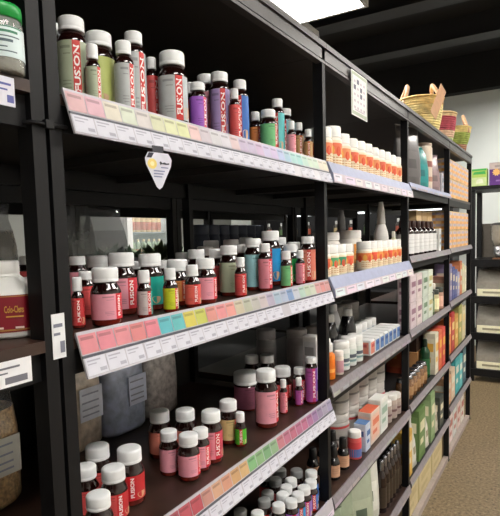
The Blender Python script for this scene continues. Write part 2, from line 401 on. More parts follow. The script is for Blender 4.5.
# shelf, kind, x, y, radius, height, style, yaw, order, front
BOTTLES = [
 ('upper', 'wide', -0.074, 0.624, 0.0244, 0.1517, 'sage', -28, 71, 0),
 ('upper', 'wide', -0.124, 0.630, 0.0226, 0.1532, 'sage', -10, 54, 0),
 ('upper', 'wide', -0.100, 0.708, 0.0276, 0.1585, 'lime', -75, 98, 0),
 ('upper', 'slim', -0.035, 0.631, 0.0125, 0.1030, 'sage', 5, 92, 0),
 ('upper', 'slim', -0.050, 0.720, 0.0182, 0.1372, 'grey', -2, 123, 0),
 ('upper', 'slim', -0.090, 0.790, 0.0226, 0.1834, 'grey', -8, 133, 0),
 ('upper', 'slim', -0.100, 0.851, 0.0135, 0.1541, 'red', -8, 151, 0),
 ('upper', 'wide', -0.055, 0.864, 0.0298, 0.1586, 'grey', -28, 172, 0),
 ('upper', 'slim', -0.075, 0.949, 0.0133, 0.1216, 'red', 0, 190, 0),
 ('upper', 'wide', -0.040, 0.929, 0.0183, 0.1111, 'violet', 0, 198, 0),
 ('upper', 'wide', -0.130, 1.088, 0.0262, 0.1814, 'pink', 0, 206, 0),
 ('upper', 'wide', -0.079, 1.071, 0.0241, 0.1739, 'lilac', -40, 219, 0),
 ('upper', 'slim', -0.040, 1.075, 0.0131, 0.1307, 'red', -5, 234, 0),
 ('upper', 'slim', -0.075, 1.157, 0.0217, 0.1758, 'blue', -65, 240, 0),
 ('upper', 'slim', -0.084, 1.247, 0.0163, 0.1150, 'orange', -20, 255, 0),
 ('upper', 'wide', -0.040, 1.240, 0.0226, 0.1127, 'green', 5, 268, 0),
 ('upper', 'slim', -0.070, 1.350, 0.0200, 0.1684, 'aqua', -75, 277, 0),
 ('upper', 'wide', -0.115, 1.485, 0.0223, 0.1730, 'sky', -70, 294, 0),
 ('upper', 'slim', -0.035, 1.366, 0.0129, 0.1047, 'pink', -5, 291, 0),
 ('upper', 'slim', -0.072, 1.492, 0.0154, 0.1264, 'tan', -40, 300, 0),
 ('upper', 'slim', -0.041, 1.494, 0.0139, 0.1032, 'tan', -60, 308, 0),
 ('middle', 'slim', -0.075, 0.608, 0.0108, 0.0877, 'red', -40, 76, 0),
 ('middle', 'wide', -0.200, 0.718, 0.0182, 0.1191, 'pink', 0, 77, 0),
 ('middle', 'wide', -0.220, 0.788, 0.0259, 0.1180, 'pink', 0, 97, 0),
 ('middle', 'wide', -0.155, 0.699, 0.0166, 0.0905, 'red', 0, 86, 0),
 ('middle', 'wide', -0.055, 0.654, 0.0266, 0.1021, 'pink', 8, 104, 0),
 ('middle', 'wide', -0.125, 0.765, 0.0293, 0.1239, 'pink', -10, 121, 0),
 ('middle', 'slim', -0.045, 0.742, 0.0143, 0.0906, 'mixed', -10, 144, 0),
 ('middle', 'wide', -0.115, 0.838, 0.0277, 0.1186, 'teal', -65, 150, 0),
 ('middle', 'wide', -0.180, 0.868, 0.0180, 0.1007, 'pink', 0, 137, 0),
 ('middle', 'slim', -0.045, 0.819, 0.0153, 0.0899, 'yellow', 0, 170, 0),
 ('middle', 'wide', -0.100, 0.911, 0.0269, 0.1029, 'orange', -20, 177, 0),
 ('middle', 'wide', -0.165, 0.942, 0.0189, 0.0989, 'cream', 0, 164, 0),
 ('middle', 'slim', -0.045, 0.893, 0.0173, 0.0917, 'coral', -30, 192, 0),
 ('middle', 'wide', -0.060, 0.962, 0.0251, 0.1029, 'pink', 5, 205, 0),
 ('middle', 'wide', -0.180, 1.088, 0.0253, 0.1198, 'red', 0, 196, 0),
 ('middle', 'wide', -0.139, 1.125, 0.0252, 0.1196, 'red', -10, 217, 0),
 ('middle', 'wide', -0.250, 1.224, 0.0275, 0.1244, 'red', 0, 205, 0),
 ('middle', 'wide', -0.320, 1.353, 0.0286, 0.1404, 'red', 0, 211, 0),
 ('middle', 'wide', -0.090, 1.106, 0.0251, 0.1284, 'sage', 5, 228, 0),
 ('middle', 'wide', -0.240, 1.347, 0.0283, 0.1420, 'grey', 0, 231, 0),
 ('middle', 'slim', -0.148, 1.263, 0.0216, 0.1275, 'red', -20, 242, 0),
 ('middle', 'slim', -0.040, 1.080, 0.0146, 0.0990, 'red', -30, 240, 0),
 ('middle', 'wide', -0.100, 1.245, 0.0257, 0.1439, 'ice', 0, 253, 0),
 ('middle', 'slim', -0.055, 1.230, 0.0190, 0.1297, 'rose', -10, 264, 0),
 ('middle', 'wide', -0.125, 1.389, 0.0312, 0.1650, 'azure', -70, 270, 0),
 ('middle', 'slim', -0.035, 1.317, 0.0169, 0.1056, 'green', -5, 286, 0),
 ('middle', 'wide', -0.075, 1.426, 0.0247, 0.1219, 'emerald', -75, 290, 0),
 ('middle', 'wide', -0.143, 1.481, 0.0258, 0.1441, 'grey', 0, 286, 0),
 ('middle', 'slim', -0.035, 1.408, 0.0137, 0.1048, 'rose', -20, 300, 0),
 ('middle', 'wide', -0.092, 1.483, 0.0232, 0.1287, 'salmon', -60, 302, 0),
 ('middle', 'wide', -0.043, 1.481, 0.0236, 0.1448, 'salmon', -60, 308, 0),
 ('middle', 'wide', -0.235, 0.628, 0.0162, 0.1234, 'red', -20, 27, 0),
 ('middle', 'wide', -0.165, 0.580, 0.0150, 0.0884, 'rose', -20, 29, 0),
 ('middle', 'wide', -0.230, 1.096, 0.0237, 0.1120, 'red', 0, 183, 0),
 ('middle', 'wide', -0.252, 1.455, 0.0262, 0.1467, 'red', 0, 246, 0),
 ('middle', 'wide', -0.200, 1.456, 0.0242, 0.1327, 'cream', 0, 260, 0),
 ('lower', 'wide', -0.180, 0.726, 0.0280, 0.1120, 'red', 0, 97, 0),
 ('lower', 'wide', -0.111, 0.748, 0.0286, 0.1120, 'crimson', -40, 129, 0),
 ('lower', 'wide', -0.151, 0.668, 0.0244, 0.0976, 'red', -10, 85, 0),
 ('lower', 'wide', -0.088, 0.681, 0.0258, 0.1031, 'red', -20, 113, 0),
 ('lower', 'wide', -0.042, 0.601, 0.0243, 0.0972, 'mint', 0, 98, 0),
 ('lower', 'wide', -0.205, 0.949, 0.0279, 0.1139, 'salmon', 0, 161, 0),
 ('lower', 'wide', -0.161, 0.994, 0.0274, 0.1098, 'salmon', 0, 185, 0),
 ('lower', 'wide', -0.123, 0.885, 0.0224, 0.0996, 'pink', 10, 170, 0),
 ('lower', 'wide', -0.069, 0.888, 0.0248, 0.0995, 'pink', 12, 190, 0),
 ('lower', 'wide', -0.072, 0.937, 0.0210, 0.0950, 'pink', -8, 202, 0),
 ('lower', 'wide', -0.076, 0.986, 0.0263, 0.1218, 'rose', -22, 210, 0),
 ('lower', 'wide', -0.104, 1.102, 0.0262, 0.1097, 'wheat', -5, 228, 0),
 ('lower', 'slim', -0.062, 1.093, 0.0149, 0.0864, 'grass', -55, 241, 0),
 ('lower', 'tub', -0.201, 1.350, 0.0392, 0.1153, 'mauve', 0, 247, 0),
 ('lower', 'wide', -0.073, 1.250, 0.0327, 0.1597, 'pink', 8, 267, 0),
 ('lower', 'wide', -0.140, 1.476, 0.0311, 0.1087, 'red', -15, 288, 0),
 ('lower', 'slim', -0.075, 1.357, 0.0120, 0.1039, 'rose', -15, 283, 0),
 ('lower', 'slim', -0.066, 1.444, 0.0129, 0.0885, 'orchid', -20, 299, 0),
 ('lower', 'wide', -0.083, 1.486, 0.0212, 0.1102, 'rose', -30, 306, 0),
 ('lower', 'wide', -0.041, 1.485, 0.0191, 0.1481, 'orchid', -40, 311, 0),
 ('lower', 'wide', -0.200, 1.481, 0.0267, 0.1419, 'red', 0, 291, 0),
 ('lower', 'wide', -0.259, 1.481, 0.0268, 0.1338, 'red', 0, 272, 0),
 ('bottom', 'wide', -0.183, 1.427, 0.0236, 0.0980, 'red', -40, 266, 0),
 ('bottom', 'wide', -0.153, 1.469, 0.0239, 0.0980, 'red', -40, 280, 0),
 ('bottom', 'wide', -0.100, 1.484, 0.0237, 0.1019, 'grey', -40, 297, 0),
 ('bottom', 'wide', -0.049, 1.488, 0.0228, 0.1070, 'blue', -40, 312, 0),
 ('bottom', 'wide', -0.135, 1.403, 0.0230, 0.0980, 'red', -40, 276, 0),
 ('bottom', 'wide', -0.090, 1.423, 0.0229, 0.0980, 'grey', -40, 291, 0),
 ('bottom', 'wide', -0.031, 1.445, 0.0224, 0.0980, 'blue', -40, 309, 0),
 ('bottom', 'wide', -0.082, 1.374, 0.0229, 0.0980, 'grey', -40, 286, 0),
 ('bottom', 'wide', -0.032, 1.398, 0.0227, 0.0980, 'violet', -40, 304, 0),
 ('bottom', 'wide', -0.115, 1.316, 0.0223, 0.0980, 'red', -40, 269, 0),
 ('bottom', 'wide', -0.071, 1.329, 0.0217, 0.0980, 'grey', -40, 284, 0),
 ('bottom', 'wide', -0.031, 1.352, 0.0220, 0.0980, 'azure', -40, 300, 0),
 ('bottom', 'wide', -0.102, 1.272, 0.0220, 0.0980, 'grey', -40, 264, 0),
 ('bottom', 'wide', -0.052, 1.268, 0.0220, 0.0980, 'grey', -40, 280, 0),
 ('bottom', 'wide', -0.031, 1.307, 0.0211, 0.0980, 'violet', -40, 292, 0),
 ('bottom', 'wide', -0.132, 1.188, 0.0219, 0.0980, 'red', -40, 240, 0),
 ('bottom', 'wide', -0.084, 1.202, 0.0217, 0.0980, 'red', -40, 258, 0),
]
# ------------------------------------------------------------------ supplement bottles
def bottle(kind, x, y, z, r, h, style, yaw, label, group, caphue=None, shelf=''):
    pan, side, strp, word = STY[style]
    t = thing('supplement_bottle' if kind != 'tub' else 'supplement_tub', label, 'bottle' if kind != 'tub' else 'tub', (x, y, z+.0012), math.radians(yaw), group)
    n = 22 if y < 1.1 else 16
    capm = CAPSHADE if caphue == 'g' else CAPW
    if kind == 'wide':
        ch, cr, sh, base = .96*r, .86*r, .68*r, .42*r
        neck = .70*r
    elif kind == 'slim':
        ch, cr, sh, base = min(.30*h, .024), .76*r, min(1.0*r, .016), .45*r
        neck = .58*r
    else:
        ch, cr, sh, base = .30*h, 1.02*r, .02*h, .06*h
        neck = .95*r
    zc = h-ch; zs = zc-sh-.03*r
    prof = [(r*.9, 0), (r*.985, r*.05), (r, r*.14), (r, base*.9), (r, base), (r, zs), (r*.97, zs+sh*.22), (r*.90, zs+sh*.45), (neck*1.08, zs+sh*.82), (neck, zs+sh), (neck, zc+ch*.3)]
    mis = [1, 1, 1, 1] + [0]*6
    MB().lathe(prof, n, mis=mis).build('glass_body', [AMBER, AMBERGLOW], t)
    # cap with knurled skirt
    m = MB()
    nc = 28 if y < 1.1 else 18
    m.lathe([(cr, zc), (cr*1.012, zc+ch*.06), (cr*1.012, zc+ch*.2), (cr*.985, zc+ch*.23), (cr, zc+ch*.28), (cr, zc+ch*.86), (cr*.96, zc+ch*.95), (cr*.88, h), (cr*.5, h)], nc)
    m.build('cap', capm, t)
    # wrap label: panel | stripe with lettering | far side
    if shelf == 'upper': base = .62*r
    z0, z1 = base, zs-.06*r
    L = MB(); R = r*1.012
    s0, s1 = math.radians(-14), math.radians(17)
    L.arcband(R, math.radians(-140), s0, z0, z1, 0); L.arcband(R, s0, s1, z0, z1, 1); L.arcband(R, s1, math.radians(140), z0, z1, 2)
    lh = z1-z0
    if kind != 'tub':
        R2 = r*1.022
        tx = .80*lh; tw = min(tx/5.0, R*(s1-s0)*.76)
        def fn(u, v):
            ang = (s0+s1)/2 + (0.5-v)*tw/R
            return (R2*math.cos(ang), R2*math.sin(ang), z0+.12*lh+u*tx)
        put_text(L, 'FUSION', fn, 3)
        # pale picture swirl low on the far side
        ca, czz, aw, hh = s1+.42, z0+.17*lh, .36, .13*lh
        ring = L.pts([(R2*math.cos(ca+aw*math.cos(q)), R2*math.sin(ca+aw*math.cos(q)), czz+hh*math.sin(q+.5*math.cos(q))) for q in [2*PI*i/14 for i in range(14)]])
        L.face(ring, 4)
    # small print on the panel
    for zz, w_, a_ in ((.86, .05, .75), (.76, .02, .5), (.30, .016, .62), (.24, .016, .62), (.18, .016, .5)):
        L.arcband(r*1.016, s0-.14-a_, s0-.14, z0+lh*zz, z0+lh*(zz+w_), 5, n=4)
    dk = tuple(int(v*.80) for v in pan)
    L.build('wrap_label', [cmat(pan, .45), cmat(strp, .45), cmat(side, .45), TEXTW, cmat((214, 178, 140), .5), cmat(dk, .5)], t, fix=False)
    return t

SHELFNAME = {'upper': "big bay's upper shelf", 'middle': "big bay's middle shelf", 'lower': "big bay's lower shelf", 'bottom': "big bay's bottom shelf"}
ORD = ['first', 'second', 'third', 'fourth', 'fifth', 'sixth', 'seventh', 'eighth', 'ninth', 'tenth', 'eleventh', 'twelfth']
def size_word(kind, r, h):
    if kind == 'tub': return 'squat'
    if kind == 'slim': return 'slim'
    return 'large' if h > .137 else 'round'
def make_bottles(tab):
    keys = {}
    for row in tab:
        k = (row[0], size_word(row[1], row[4], row[5]), row[6]); keys.setdefault(k, []).append(row)
    for k, rows in keys.items():
        rows.sort(key=lambda q: q[8])
        for i, (shelf, kind, x, y, r, h, st, yaw, u, front) in enumerate(rows):
            noun = 'tub' if kind == 'tub' else 'amber bottle'
            lab = '%s white-capped %s with %s label' % (k[1], noun, STY[st][3])
            if kind == 'tub': lab = 'squat white-lidded tub with mauve label'
            if len(rows) > 1: lab += ', %s such from left,' % ORD[i]
            lab += (' on ' if len(rows) == 1 else ' ') + SHELFNAME[shelf]
            z = DECKZ[shelf]
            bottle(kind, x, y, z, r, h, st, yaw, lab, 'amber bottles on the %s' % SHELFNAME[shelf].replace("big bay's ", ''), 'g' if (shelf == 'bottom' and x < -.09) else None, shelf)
make_bottles(BOTTLES)
# ------------------------------------------------------------------ generic packages
EPS = .0012
JX, JY_ = -.012, .450
def tub(name, x, y, z, r, h, body, lid, bands, label, cat, group=None, n=18, lidh=.22, neck=.94, shoulder=.08, lidr=None, yaw=0):
    """plastic tub or bottle: body, lid, wrap label with colour bands [(lo, hi, rgb)]"""
    t = thing(name, label, cat, (x, y, z+EPS), yaw, group)
    zc = h*(1-lidh); zs = zc-h*shoulder; lr = lidr or r*neck*1.03
    MB().lathe([(r*.93, 0), (r*.99, h*.012), (r, h*.03), (r, zs), (r*.97, zs+(zc-zs)*.35), (r*neck*.97, zc-.001), (r*neck*.95, zc+.004)], n).build('body', cmat(body, .4), t)
    MB().lathe([(lr, zc), (lr*1.01, zc+(h-zc)*.1), (lr*.985, zc+(h-zc)*.16), (lr, zc+(h-zc)*.22), (lr, zc+(h-zc)*.86), (lr*.95, h), (lr*.5, h)], n).build('lid', cmat(lid, .4), t)
    if bands:
        L = MB(); ms = []
        for i, (lo, hi, c) in enumerate(bands):
            L.arcband(r*1.01+.0002*i, math.radians(-150), math.radians(150), h*lo, h*hi, i, n=14); ms.append(cmat(c, .5))
        L.build('wrap_label', ms, t, fix=False)
    return t
def fruit_tub(x, y, z, r, h, hue, label, group):
    t = tub('supplement_tub', x, y, z, r, h, (238, 232, 220), (244, 244, 242), None, label, 'tub', group, lidh=.26, neck=.9)
    L = MB(); R = r*1.01
    L.arcband(R, math.radians(-150), math.radians(150), h*.06, h*.66, 0, n=14)
    L.arcband(R*1.006, math.radians(-150), math.radians(150), h*.34, h*.60, 1, n=14)
    for k in range(5):          # fruit shapes
        a = math.radians(-100+k*38); rr = .26
        ring = L.pts([(R*1.012*math.cos(a+rr*math.cos(q)), R*1.012*math.sin(a+rr*math.cos(q)), h*(.40+.03*(k % 2))+h*.12*math.sin(q)) for q in [2*PI*i/10 for i in range(10)]])
        L.face(ring, 2+(k % 2))
    for zz in (.12, .18, .25): L.arcband(R*1.006, math.radians(-90), math.radians(60), h*zz, h*(zz+.025), 4, n=8)
    L.build('wrap_label', [cmat((242, 226, 196), .5), cmat(hue, .5), cmat((222, 84, 50), .5), cmat((240, 176, 80), .5), cmat((206, 160, 110), .5)], t, fix=False)
    return t
def carton(name, x, y, z, dx, dy, h, body, panel, label, cat='box', group=None, accent=None, top=None, rz=0, bands=2, tilt=0):
    """folded carton centred on x,y: body, printed front/side panels, tuck flap"""
    t = thing(name, label, cat, (x, y, z+EPS), rz, group)
    m = MB().box(-dx/2, dx/2, -dy/2, dy/2, 0, h)
    m.build('carton_body', cmat(body, .55), t, bevel=min(.0022, dx*.06, dy*.06))
    p = MB(); e = .0008; ix, iy = dx/2+e, dy/2+e
    a = .08
    p.quad((ix, -dy/2+a*dy, h*.12), (ix, dy/2-a*dy, h*.12), (ix, dy/2-a*dy, h*.88), (ix, -dy/2+a*dy, h*.88), 0)
    p.quad((-dx/2+a*dx, -iy, h*.12), (dx/2-a*dx, -iy, h*.12), (dx/2-a*dx, -iy, h*.88), (-dx/2+a*dx, -iy, h*.88), 0)
    for k in range(bands):
        lo = h*(.56-.26*k); hi = lo+h*(.2-.08*k); e2 = .0014
        p.quad((ix+e2, -dy*.34, lo), (ix+e2, dy*(.34-.2*k), lo), (ix+e2, dy*(.34-.2*k), hi), (ix+e2, -dy*.34, hi), 1)
        p.quad((-dx*.34, -iy-e2, lo), (dx*(.34-.2*k), -iy-e2, lo), (dx*(.34-.2*k), -iy-e2, hi), (-dx*.34, -iy-e2, hi), 1)
    ac = accent or tuple(int(v*.7) for v in panel)
    p.build('printed_panel', [cmat(panel, .5), cmat(ac, .5)], t, fix=False)
    f = MB(); f.box(-dx*.47, dx*.47, -dy*.46, dy*.46, h-.001, h+.0012)
    f.build('tuck_flap', cmat(top or body, .55), t)
    return t
def pouch(name, x, y, z, w, d, h, body, panel, label, cat='pouch', group=None, rz=0, gloss=.35, crimp=None, accent=None, peak=False, lean=0.0, dark=True):
    """stand-up pouch, wide along y, seen front towards +x"""
    t = thing(name, label, cat, (x, y, z+EPS), rz, group)
    m = MB(); N = 20; rings = []
    for s, dd, ww in ((0, .86, .94), (.03, 1, 1), (.2, .96, 1.0), (.45, .82, .99), (.68, .52, .985), (.84, .18, .98), (.88, .05, .975), (1.0, .035, .975)):
        ring = []
        for k in range(N):
            a = 2*PI*k/N; ca, sa = math.cos(a), math.sin(a)
            px = math.copysign(abs(ca)**.8, ca)*d/2*dd + .004*math.sin(5*a+9*s)*dd + lean*s
            py = math.copysign(abs(sa)**.55, sa)*w/2*ww
            zz = s*h
            if peak and s > .8: py *= (1-(s-.8)*2.6)
            ring.append((px, py, zz))
        rings.append(m.pts(ring))
    for j in range(len(rings)-1):
        for k in range(N): m.face((rings[j][k], rings[j][(k+1)%N], rings[j+1][(k+1)%N], rings[j+1][k]), 0, True)
    m.face(list(reversed(rings[0])), 0); m.face(rings[-1], 0)
    bm_ = mat('pouch_%02x%02x%02x_%d' % (body[0], body[1], body[2], int(gloss*100)), body, gloss, var=.12, scale=18, bump=.35, coat=.2)
    m.build('pouch_body', bm_, t)
    if panel:
        p = MB(); q = []
        for s, dd in ((.16, .97), (.3, .92), (.45, .82), (.58, .68)):
            for yy in (-.7, -.35, 0, .35, .7):
                px = (1-abs(yy)**2.2*.45)*d/2*dd+.0045+lean*s; q.append((px, yy*w/2, s*h))
        i = p.pts(q)
        for a in range(3):
            for b_ in range(4): p.face((i[a*5+b_], i[a*5+b_+1], i[(a+1)*5+b_+1], i[(a+1)*5+b_]), 1 if a == 1 and 0 < b_ < 3 else 0, True)
        p.build('printed_panel', [cmat(panel, .45), cmat(accent or tuple(int(v*.75) for v in panel), .45)], t, fix=False)
    c = MB().box(-d*.02-.0015+lean, d*.02+.0015+lean, -w*.488*(.48 if peak else 1), w*.488*(.48 if peak else 1), h*.985, h*1.0)
    c.build('seal_strip', cmat(crimp or tuple(int(v*.8) for v in body), .4), t)
    return t
def slim_bottle(name, x, y, z, r, h, glass, cap, lab, label, cat='bottle', group=None, capr=.5, caph=.24, lablo=.1, labhi=.5, shoulder=.16, n=16, wrap=140, chrome=False, gm=None):
    t = thing(name, label, cat, (x, y, z+EPS), 0, group)
    zc = h*(1-caph); zs = zc-h*shoulder
    MB().lathe([(r*.9, 0), (r, h*.02), (r, zs), (r*.93, zs+h*shoulder*.3), (r*capr*1.15, zc-h*.02), (r*capr*.9, zc), (r*capr*.9, zc+h*.02)], n).build('glass_body', gm or AMBER, t)
    cm_ = mat('chrome_cap', (150, 150, 155), .25, metal=.9) if chrome else cmat(cap, .35)
    MB().lathe([(r*capr, zc), (r*capr*1.02, zc+.002), (r*capr*.98, h*.97), (r*capr*.8, h), (r*capr*.3, h)], n).build('cap', cm_, t)
    if lab:
        L = MB().arcband(r*1.012, math.radians(-wrap), math.radians(wrap), h*lablo, h*labhi, 0, n=16)
        for q in (.3, .5, .68): L.arcband(r*1.02, math.radians(-80), math.radians(40), h*(lablo+(labhi-lablo)*q), h*(lablo+(labhi-lablo)*(q+.06)), 1, n=8)
        L.build('wrap_label', [cmat(lab, .5), cmat(tuple(int(v*.94) for v in lab), .5)], t, fix=False)
    return t

# ------------------------------------------------------------------ left neighbour bay
# jar of dried herbs with green lid
t = thing('herb_jar', 'clear jar of dried herbs with bright green lid at top left corner', 'jar', (JX, JY_, 1.7565), math.radians(-35)); t.scale = (.97, .97, .80)
GLASS = mat('clear_jar_plastic', (210, 214, 210), .12, var=.02, alpha=.35, coat=.4)
MB().lathe([(.026, 0), (.0285, .003), (.029, .012), (.029, .078), (.0275, .084), (.0265, .088)], 28).build('jar_body', GLASS, t)
MB().lathe([(.0255, .002), (.0270, .006), (.0272, .072), (.010, .076)], 22).build('herbs', mat('dried_herb', (104, 96, 74), .9, var=.6, scale=260, bump=.6), t)
g = mat('green_lid_plastic', (16, 152, 62), .35, var=.05)
MB().lathe([(.0275, .088), (.0282, .0885), (.0282, .105), (.0275, .110), (.026, .112), (.024, .1105), (.01, .1105)], 32).build('lid', g, t)
L = MB().arcband(.0294, math.radians(-100), math.radians(100), .022, .072, 0, n=24)
def jt(u, v): a_ = (u-.5)*1.75; return (.0298*math.cos(a_), .0298*math.sin(a_), .0)
for zz, hh, a0_, a1_, mi in ((.061, .004, -50, 45, 2), (.054, .002, -55, 50, 1), (.046, .0045, -60, 30, 1), (.037, .002, -30, 15, 1), (.030, .002, -40, 40, 1)):
    L.arcband(.0297, math.radians(a0_), math.radians(a1_), zz, zz+hh, mi, n=12)
L.arcband(.0297, math.radians(-70), math.radians(60), .0695, .0715, 2, n=10)
L.build('wrap_label', [cmat((214, 230, 232), .5), cmat((84, 104, 112), .5), cmat((60, 130, 100), .5)], t, fix=False)
# square shouldered white tub with dark red label
t = thing('powder_tub', 'white square-shouldered tub with dark red label and gold lettering at left edge', 'tub', (-.103, .486, 1.389), math.radians(-42))
pr = [(.047, 0), (.051, .004), (.052, .012), (.052, .066), (.049, .072), (.031, .087), (.0275, .090)]
MB().lathe(pr, 40, power=.62).build('body', WHITE, t)
MB().lathe([(.0265, .090), (.0275, .0905), (.0275, .0935), (.0268, .094), (.0275, .0955), (.0275, .111), (.026, .114), (.01, .114)], 36).build('cap', WHITE, t)
L = MB()
def sq(a, R=.0527):
    ca, sa = math.cos(a), math.sin(a)
    return (R*math.copysign(abs(ca)**.62, ca), R*math.copysign(abs(sa)**.62, sa))
N = 40; A0, A1 = math.radians(-128), math.radians(128)
for z0, z1, mi, R in ((.010, .065, 0, .0526), (.0625, .0638, 1, .0529), (.012, .0145, 1, .0529)):
    lo = L.pts([sq(A0+(A1-A0)*k/N, R)+(z0,) for k in range(N+1)]); hi = L.pts([sq(A0+(A1-A0)*k/N, R)+(z1,) for k in range(N+1)])
    for k in range(N): L.face((lo[k], lo[k+1], hi[k+1], hi[k]), mi, True)
def flat(u, v, y0, y1, z0, z1): return (.0534, y0+(y1-y0)*u, z0+(z1-z0)*v)
put_text(L, 'Colo-Clens', lambda u, v: flat(u, v, .010, .0365, .039, .0495), 2, .02)
L.quad(flat(0, 0, .012, .036, .0325, .0345), flat(1, 0, .012, .036, .0325, .0345), flat(1, 1, .012, .036, .0325, .0345), flat(0, 1, .012, .036, .0325, .0345), 2)
for y0_, y1_ in ((-.012, .008), (.024, .036)): L.quad((.0534, y0_, .0155), (.0534, y1_, .0155), (.0534, y1_, .0185), (.0534, y0_, .0185), 3)
L.build('wrap_label', [cmat((134, 22, 40), .4), cmat((176, 130, 70), .4), cmat((206, 158, 70), .35), cmat((232, 210, 200), .5)], t, fix=False)
# tickets of the left bay
def loose_ticket(label, x, y0, y1, z0, z1, hues, lines=True, cat='price ticket', tilt=0.0, text=None):
    m = MB().box(-.0006, .0006, y0, y1, z0, z1, 0); w = y1-y0; hh = z1-z0
    if lines:
        for a, b_, c, d in ((.1, .8, .70, .78), (.1, .6, .52, .58), (.55, .92, .12, .38)):
            m.quad((.0011, y0+w*a, z0+hh*c), (.0011, y0+w*b_, z0+hh*c), (.0011, y0+w*b_, z0+hh*d), (.0011, y0+w*a, z0+hh*d), 1)
    o = m.build('price_ticket', [cmat(hues[0], .55), cmat(hues[1], .6)], None, fix=False)
    tag(o, label, cat); o.location = (x, 0, 0); return o
loose_ticket('white price ticket clipped under the brown board at left edge', .0065, .36, .452, 1.337, 1.3725, ((232, 232, 236), (110, 110, 120)))
loose_ticket('white ticket stuck on the black post beside the pink price strip', .0014, .493, .516, 1.357, 1.424, ((226, 228, 232), (120, 124, 140)))
loose_ticket('small colourful ticket under the green-lidded jar at top left', .0065, .425, .452, 1.712, 1.750, ((214, 214, 226), (92, 96, 160)))
ct = MB().tube([(.0035, .476, 1.698), (.0035, .537, 1.700), (-.037, .537, 1.700), (-.037, .476, 1.698)], .003, 8, closed=True)
ct.box(.001, .009, .498, .512, 1.693, 1.705)
tag(ct.build('cable_tie', BLACK, None), 'black tie joining the two posts at left, below the top strip', 'cable tie')
# bags
BAGP = mat('clear_bag_film', (156, 160, 168), .12, var=.35, scale=24, coat=.8, bump=.6, alpha=.35)
def grain_bag(name, x, y, z, w, d, h, hue, label, film=.0, rz=0, cat='bag', group=None, labelhue=None, var=.5, sc_=150, alpha=1.0):
    t = thing(name, label, cat, (x, y, z+EPS), rz, group)
    rnd = random.Random(int(x*1000)+int(y*777))
    m = MB(); N = 26; rings = []
    lv = [(0, .80, .92), (.04, .97, .99), (.15, 1, 1), (.35, .98, 1), (.55, .93, .99), (.72, .78, .97), (.84, .45, .95), (.92, .16, .97), (1, .08, 1.0)]
    for s, dd, ww in lv:
        ring = []
        for k in range(N):
            a = 2*PI*k/N; ca, sa = math.cos(a), math.sin(a); j = 1+.035*math.sin(3*a+11*s)+.03*rnd.uniform(-1, 1)
            ring.append((math.copysign(abs(ca)**.7, ca)*d/2*dd*j, math.copysign(abs(sa)**.6, sa)*w/2*ww*(1+.02*rnd.uniform(-1, 1)), s*h+(.008*math.sin(4*a) if s > .9 else 0)))
        rings.append(m.pts(ring))
    for j in range(len(rings)-1):
        for k in range(N): m.face((rings[j][k], rings[j][(k+1)%N], rings[j+1][(k+1)%N], rings[j+1][k]), 0 if lv[j+1][0] < .8 else 1, True)
    m.face(list(reversed(rings[0])), 0); m.face(rings[-1], 1)
    gm = mat('bagged_%02x%02x%02x' % hue, hue, .28, var=var, scale=sc_, bump=.5, coat=.7, alpha=alpha)
    m.build('filled_bag', [gm, BAGP], t)
    if labelhue:
        p = MB(); p.box(d/2*1.0, d/2*1.0+.002, -w*.08, w*.38, h*.26, h*.54, 0)
        for q in (.48, .41, .35, .30): p.box(d/2+.002, d/2+.0026, -w*.04, w*.3, h*q, h*(q+.014), 1)
        p.build('paper_label', [cmat(labelhue, .5), cmat((150, 154, 172), .6)], t)
    st = MB().box(-.003, .003, -w*.5, w*.5, h*.985, h*1.01); st.build('seal_strip', BAGP, t)
    return t
grain_bag('bag_of_grain', -.37, .555, .995, .21, .13, .275, (176, 146, 104), 'clear bag of brown seeds on the lower shelf at left edge', labelhue=(206, 206, 200))
grain_bag('bag_of_grain', -.44, .875, .995, .16, .10, .30, (190, 176, 160), 'clear bag with tan contents behind bottles, nearest the post', labelhue=(214, 218, 232), var=.35, sc_=40)
grain_bag('bag_of_grain', -.43, 1.035, .995, .15, .10, .29, (168, 180, 206), 'blue-grey printed clear bag behind bottles, second of the bags', labelhue=(206, 214, 236), var=.3, sc_=30)
grain_bag('bag_of_grain', -.44, 1.195, .995, .15, .10, .275, (176, 170, 168), 'clear bag behind bottles, rightmost bag on the lower shelf', var=.4, sc_=60)
# shield-shaped shelf talker hanging from the upper strip
t = thing('shelf_talker', 'white shield-shaped shelf talker hanging below the upper price strip', 'sign', (.026, .716, 1.682), math.radians(-12))
out = [(-.022, 0), (.022, 0), (.029, -.011), (.027, -.022), (.006, -.060), (0, -.064), (-.006, -.060), (-.027, -.022), (-.029, -.011)]
m = MB(); a = m.pts([(.0006, y, z) for y, z in out]); b_ = m.pts([(-.0006, y, z) for y, z in out])
m.face(a, 0); m.face(list(reversed(b_)), 0)
for k in range(len(out)): m.face((a[k], b_[k], b_[(k+1) % len(out)], a[(k+1) % len(out)]), 0)
m.build('talker_card', cmat((214, 214, 228), .5), t)
m = MB()
m.face(m.pts([(.0012, -.0145+.010*math.cos(q), -.020+.009*math.sin(q)) for q in [2*PI*i/18 for i in range(18)]]), 0)
m.face(m.pts([(.0014, -.0145+.0045*math.cos(q), -.020+.004*math.sin(q)) for q in [2*PI*i/12 for i in range(12)]]), 1)
m.face(m.pts([(.0012, -.021, -.001), (.0012, -.010, -.001), (.0012, -.016, -.010), (.0012, -.026, -.010)]), 2)
m.face(m.pts([(.0014, .001, -.0165), (.0014, .004, -.0145), (.0014, .007, -.0175), (.0014, .012, -.0160), (.0014, .017, -.0175), (.0014, .022, -.0165), (.0014, .022, -.0195), (.0014, .014, -.0200), (.0014, .006, -.0195), (.0014, .003, -.0215)]), 2)
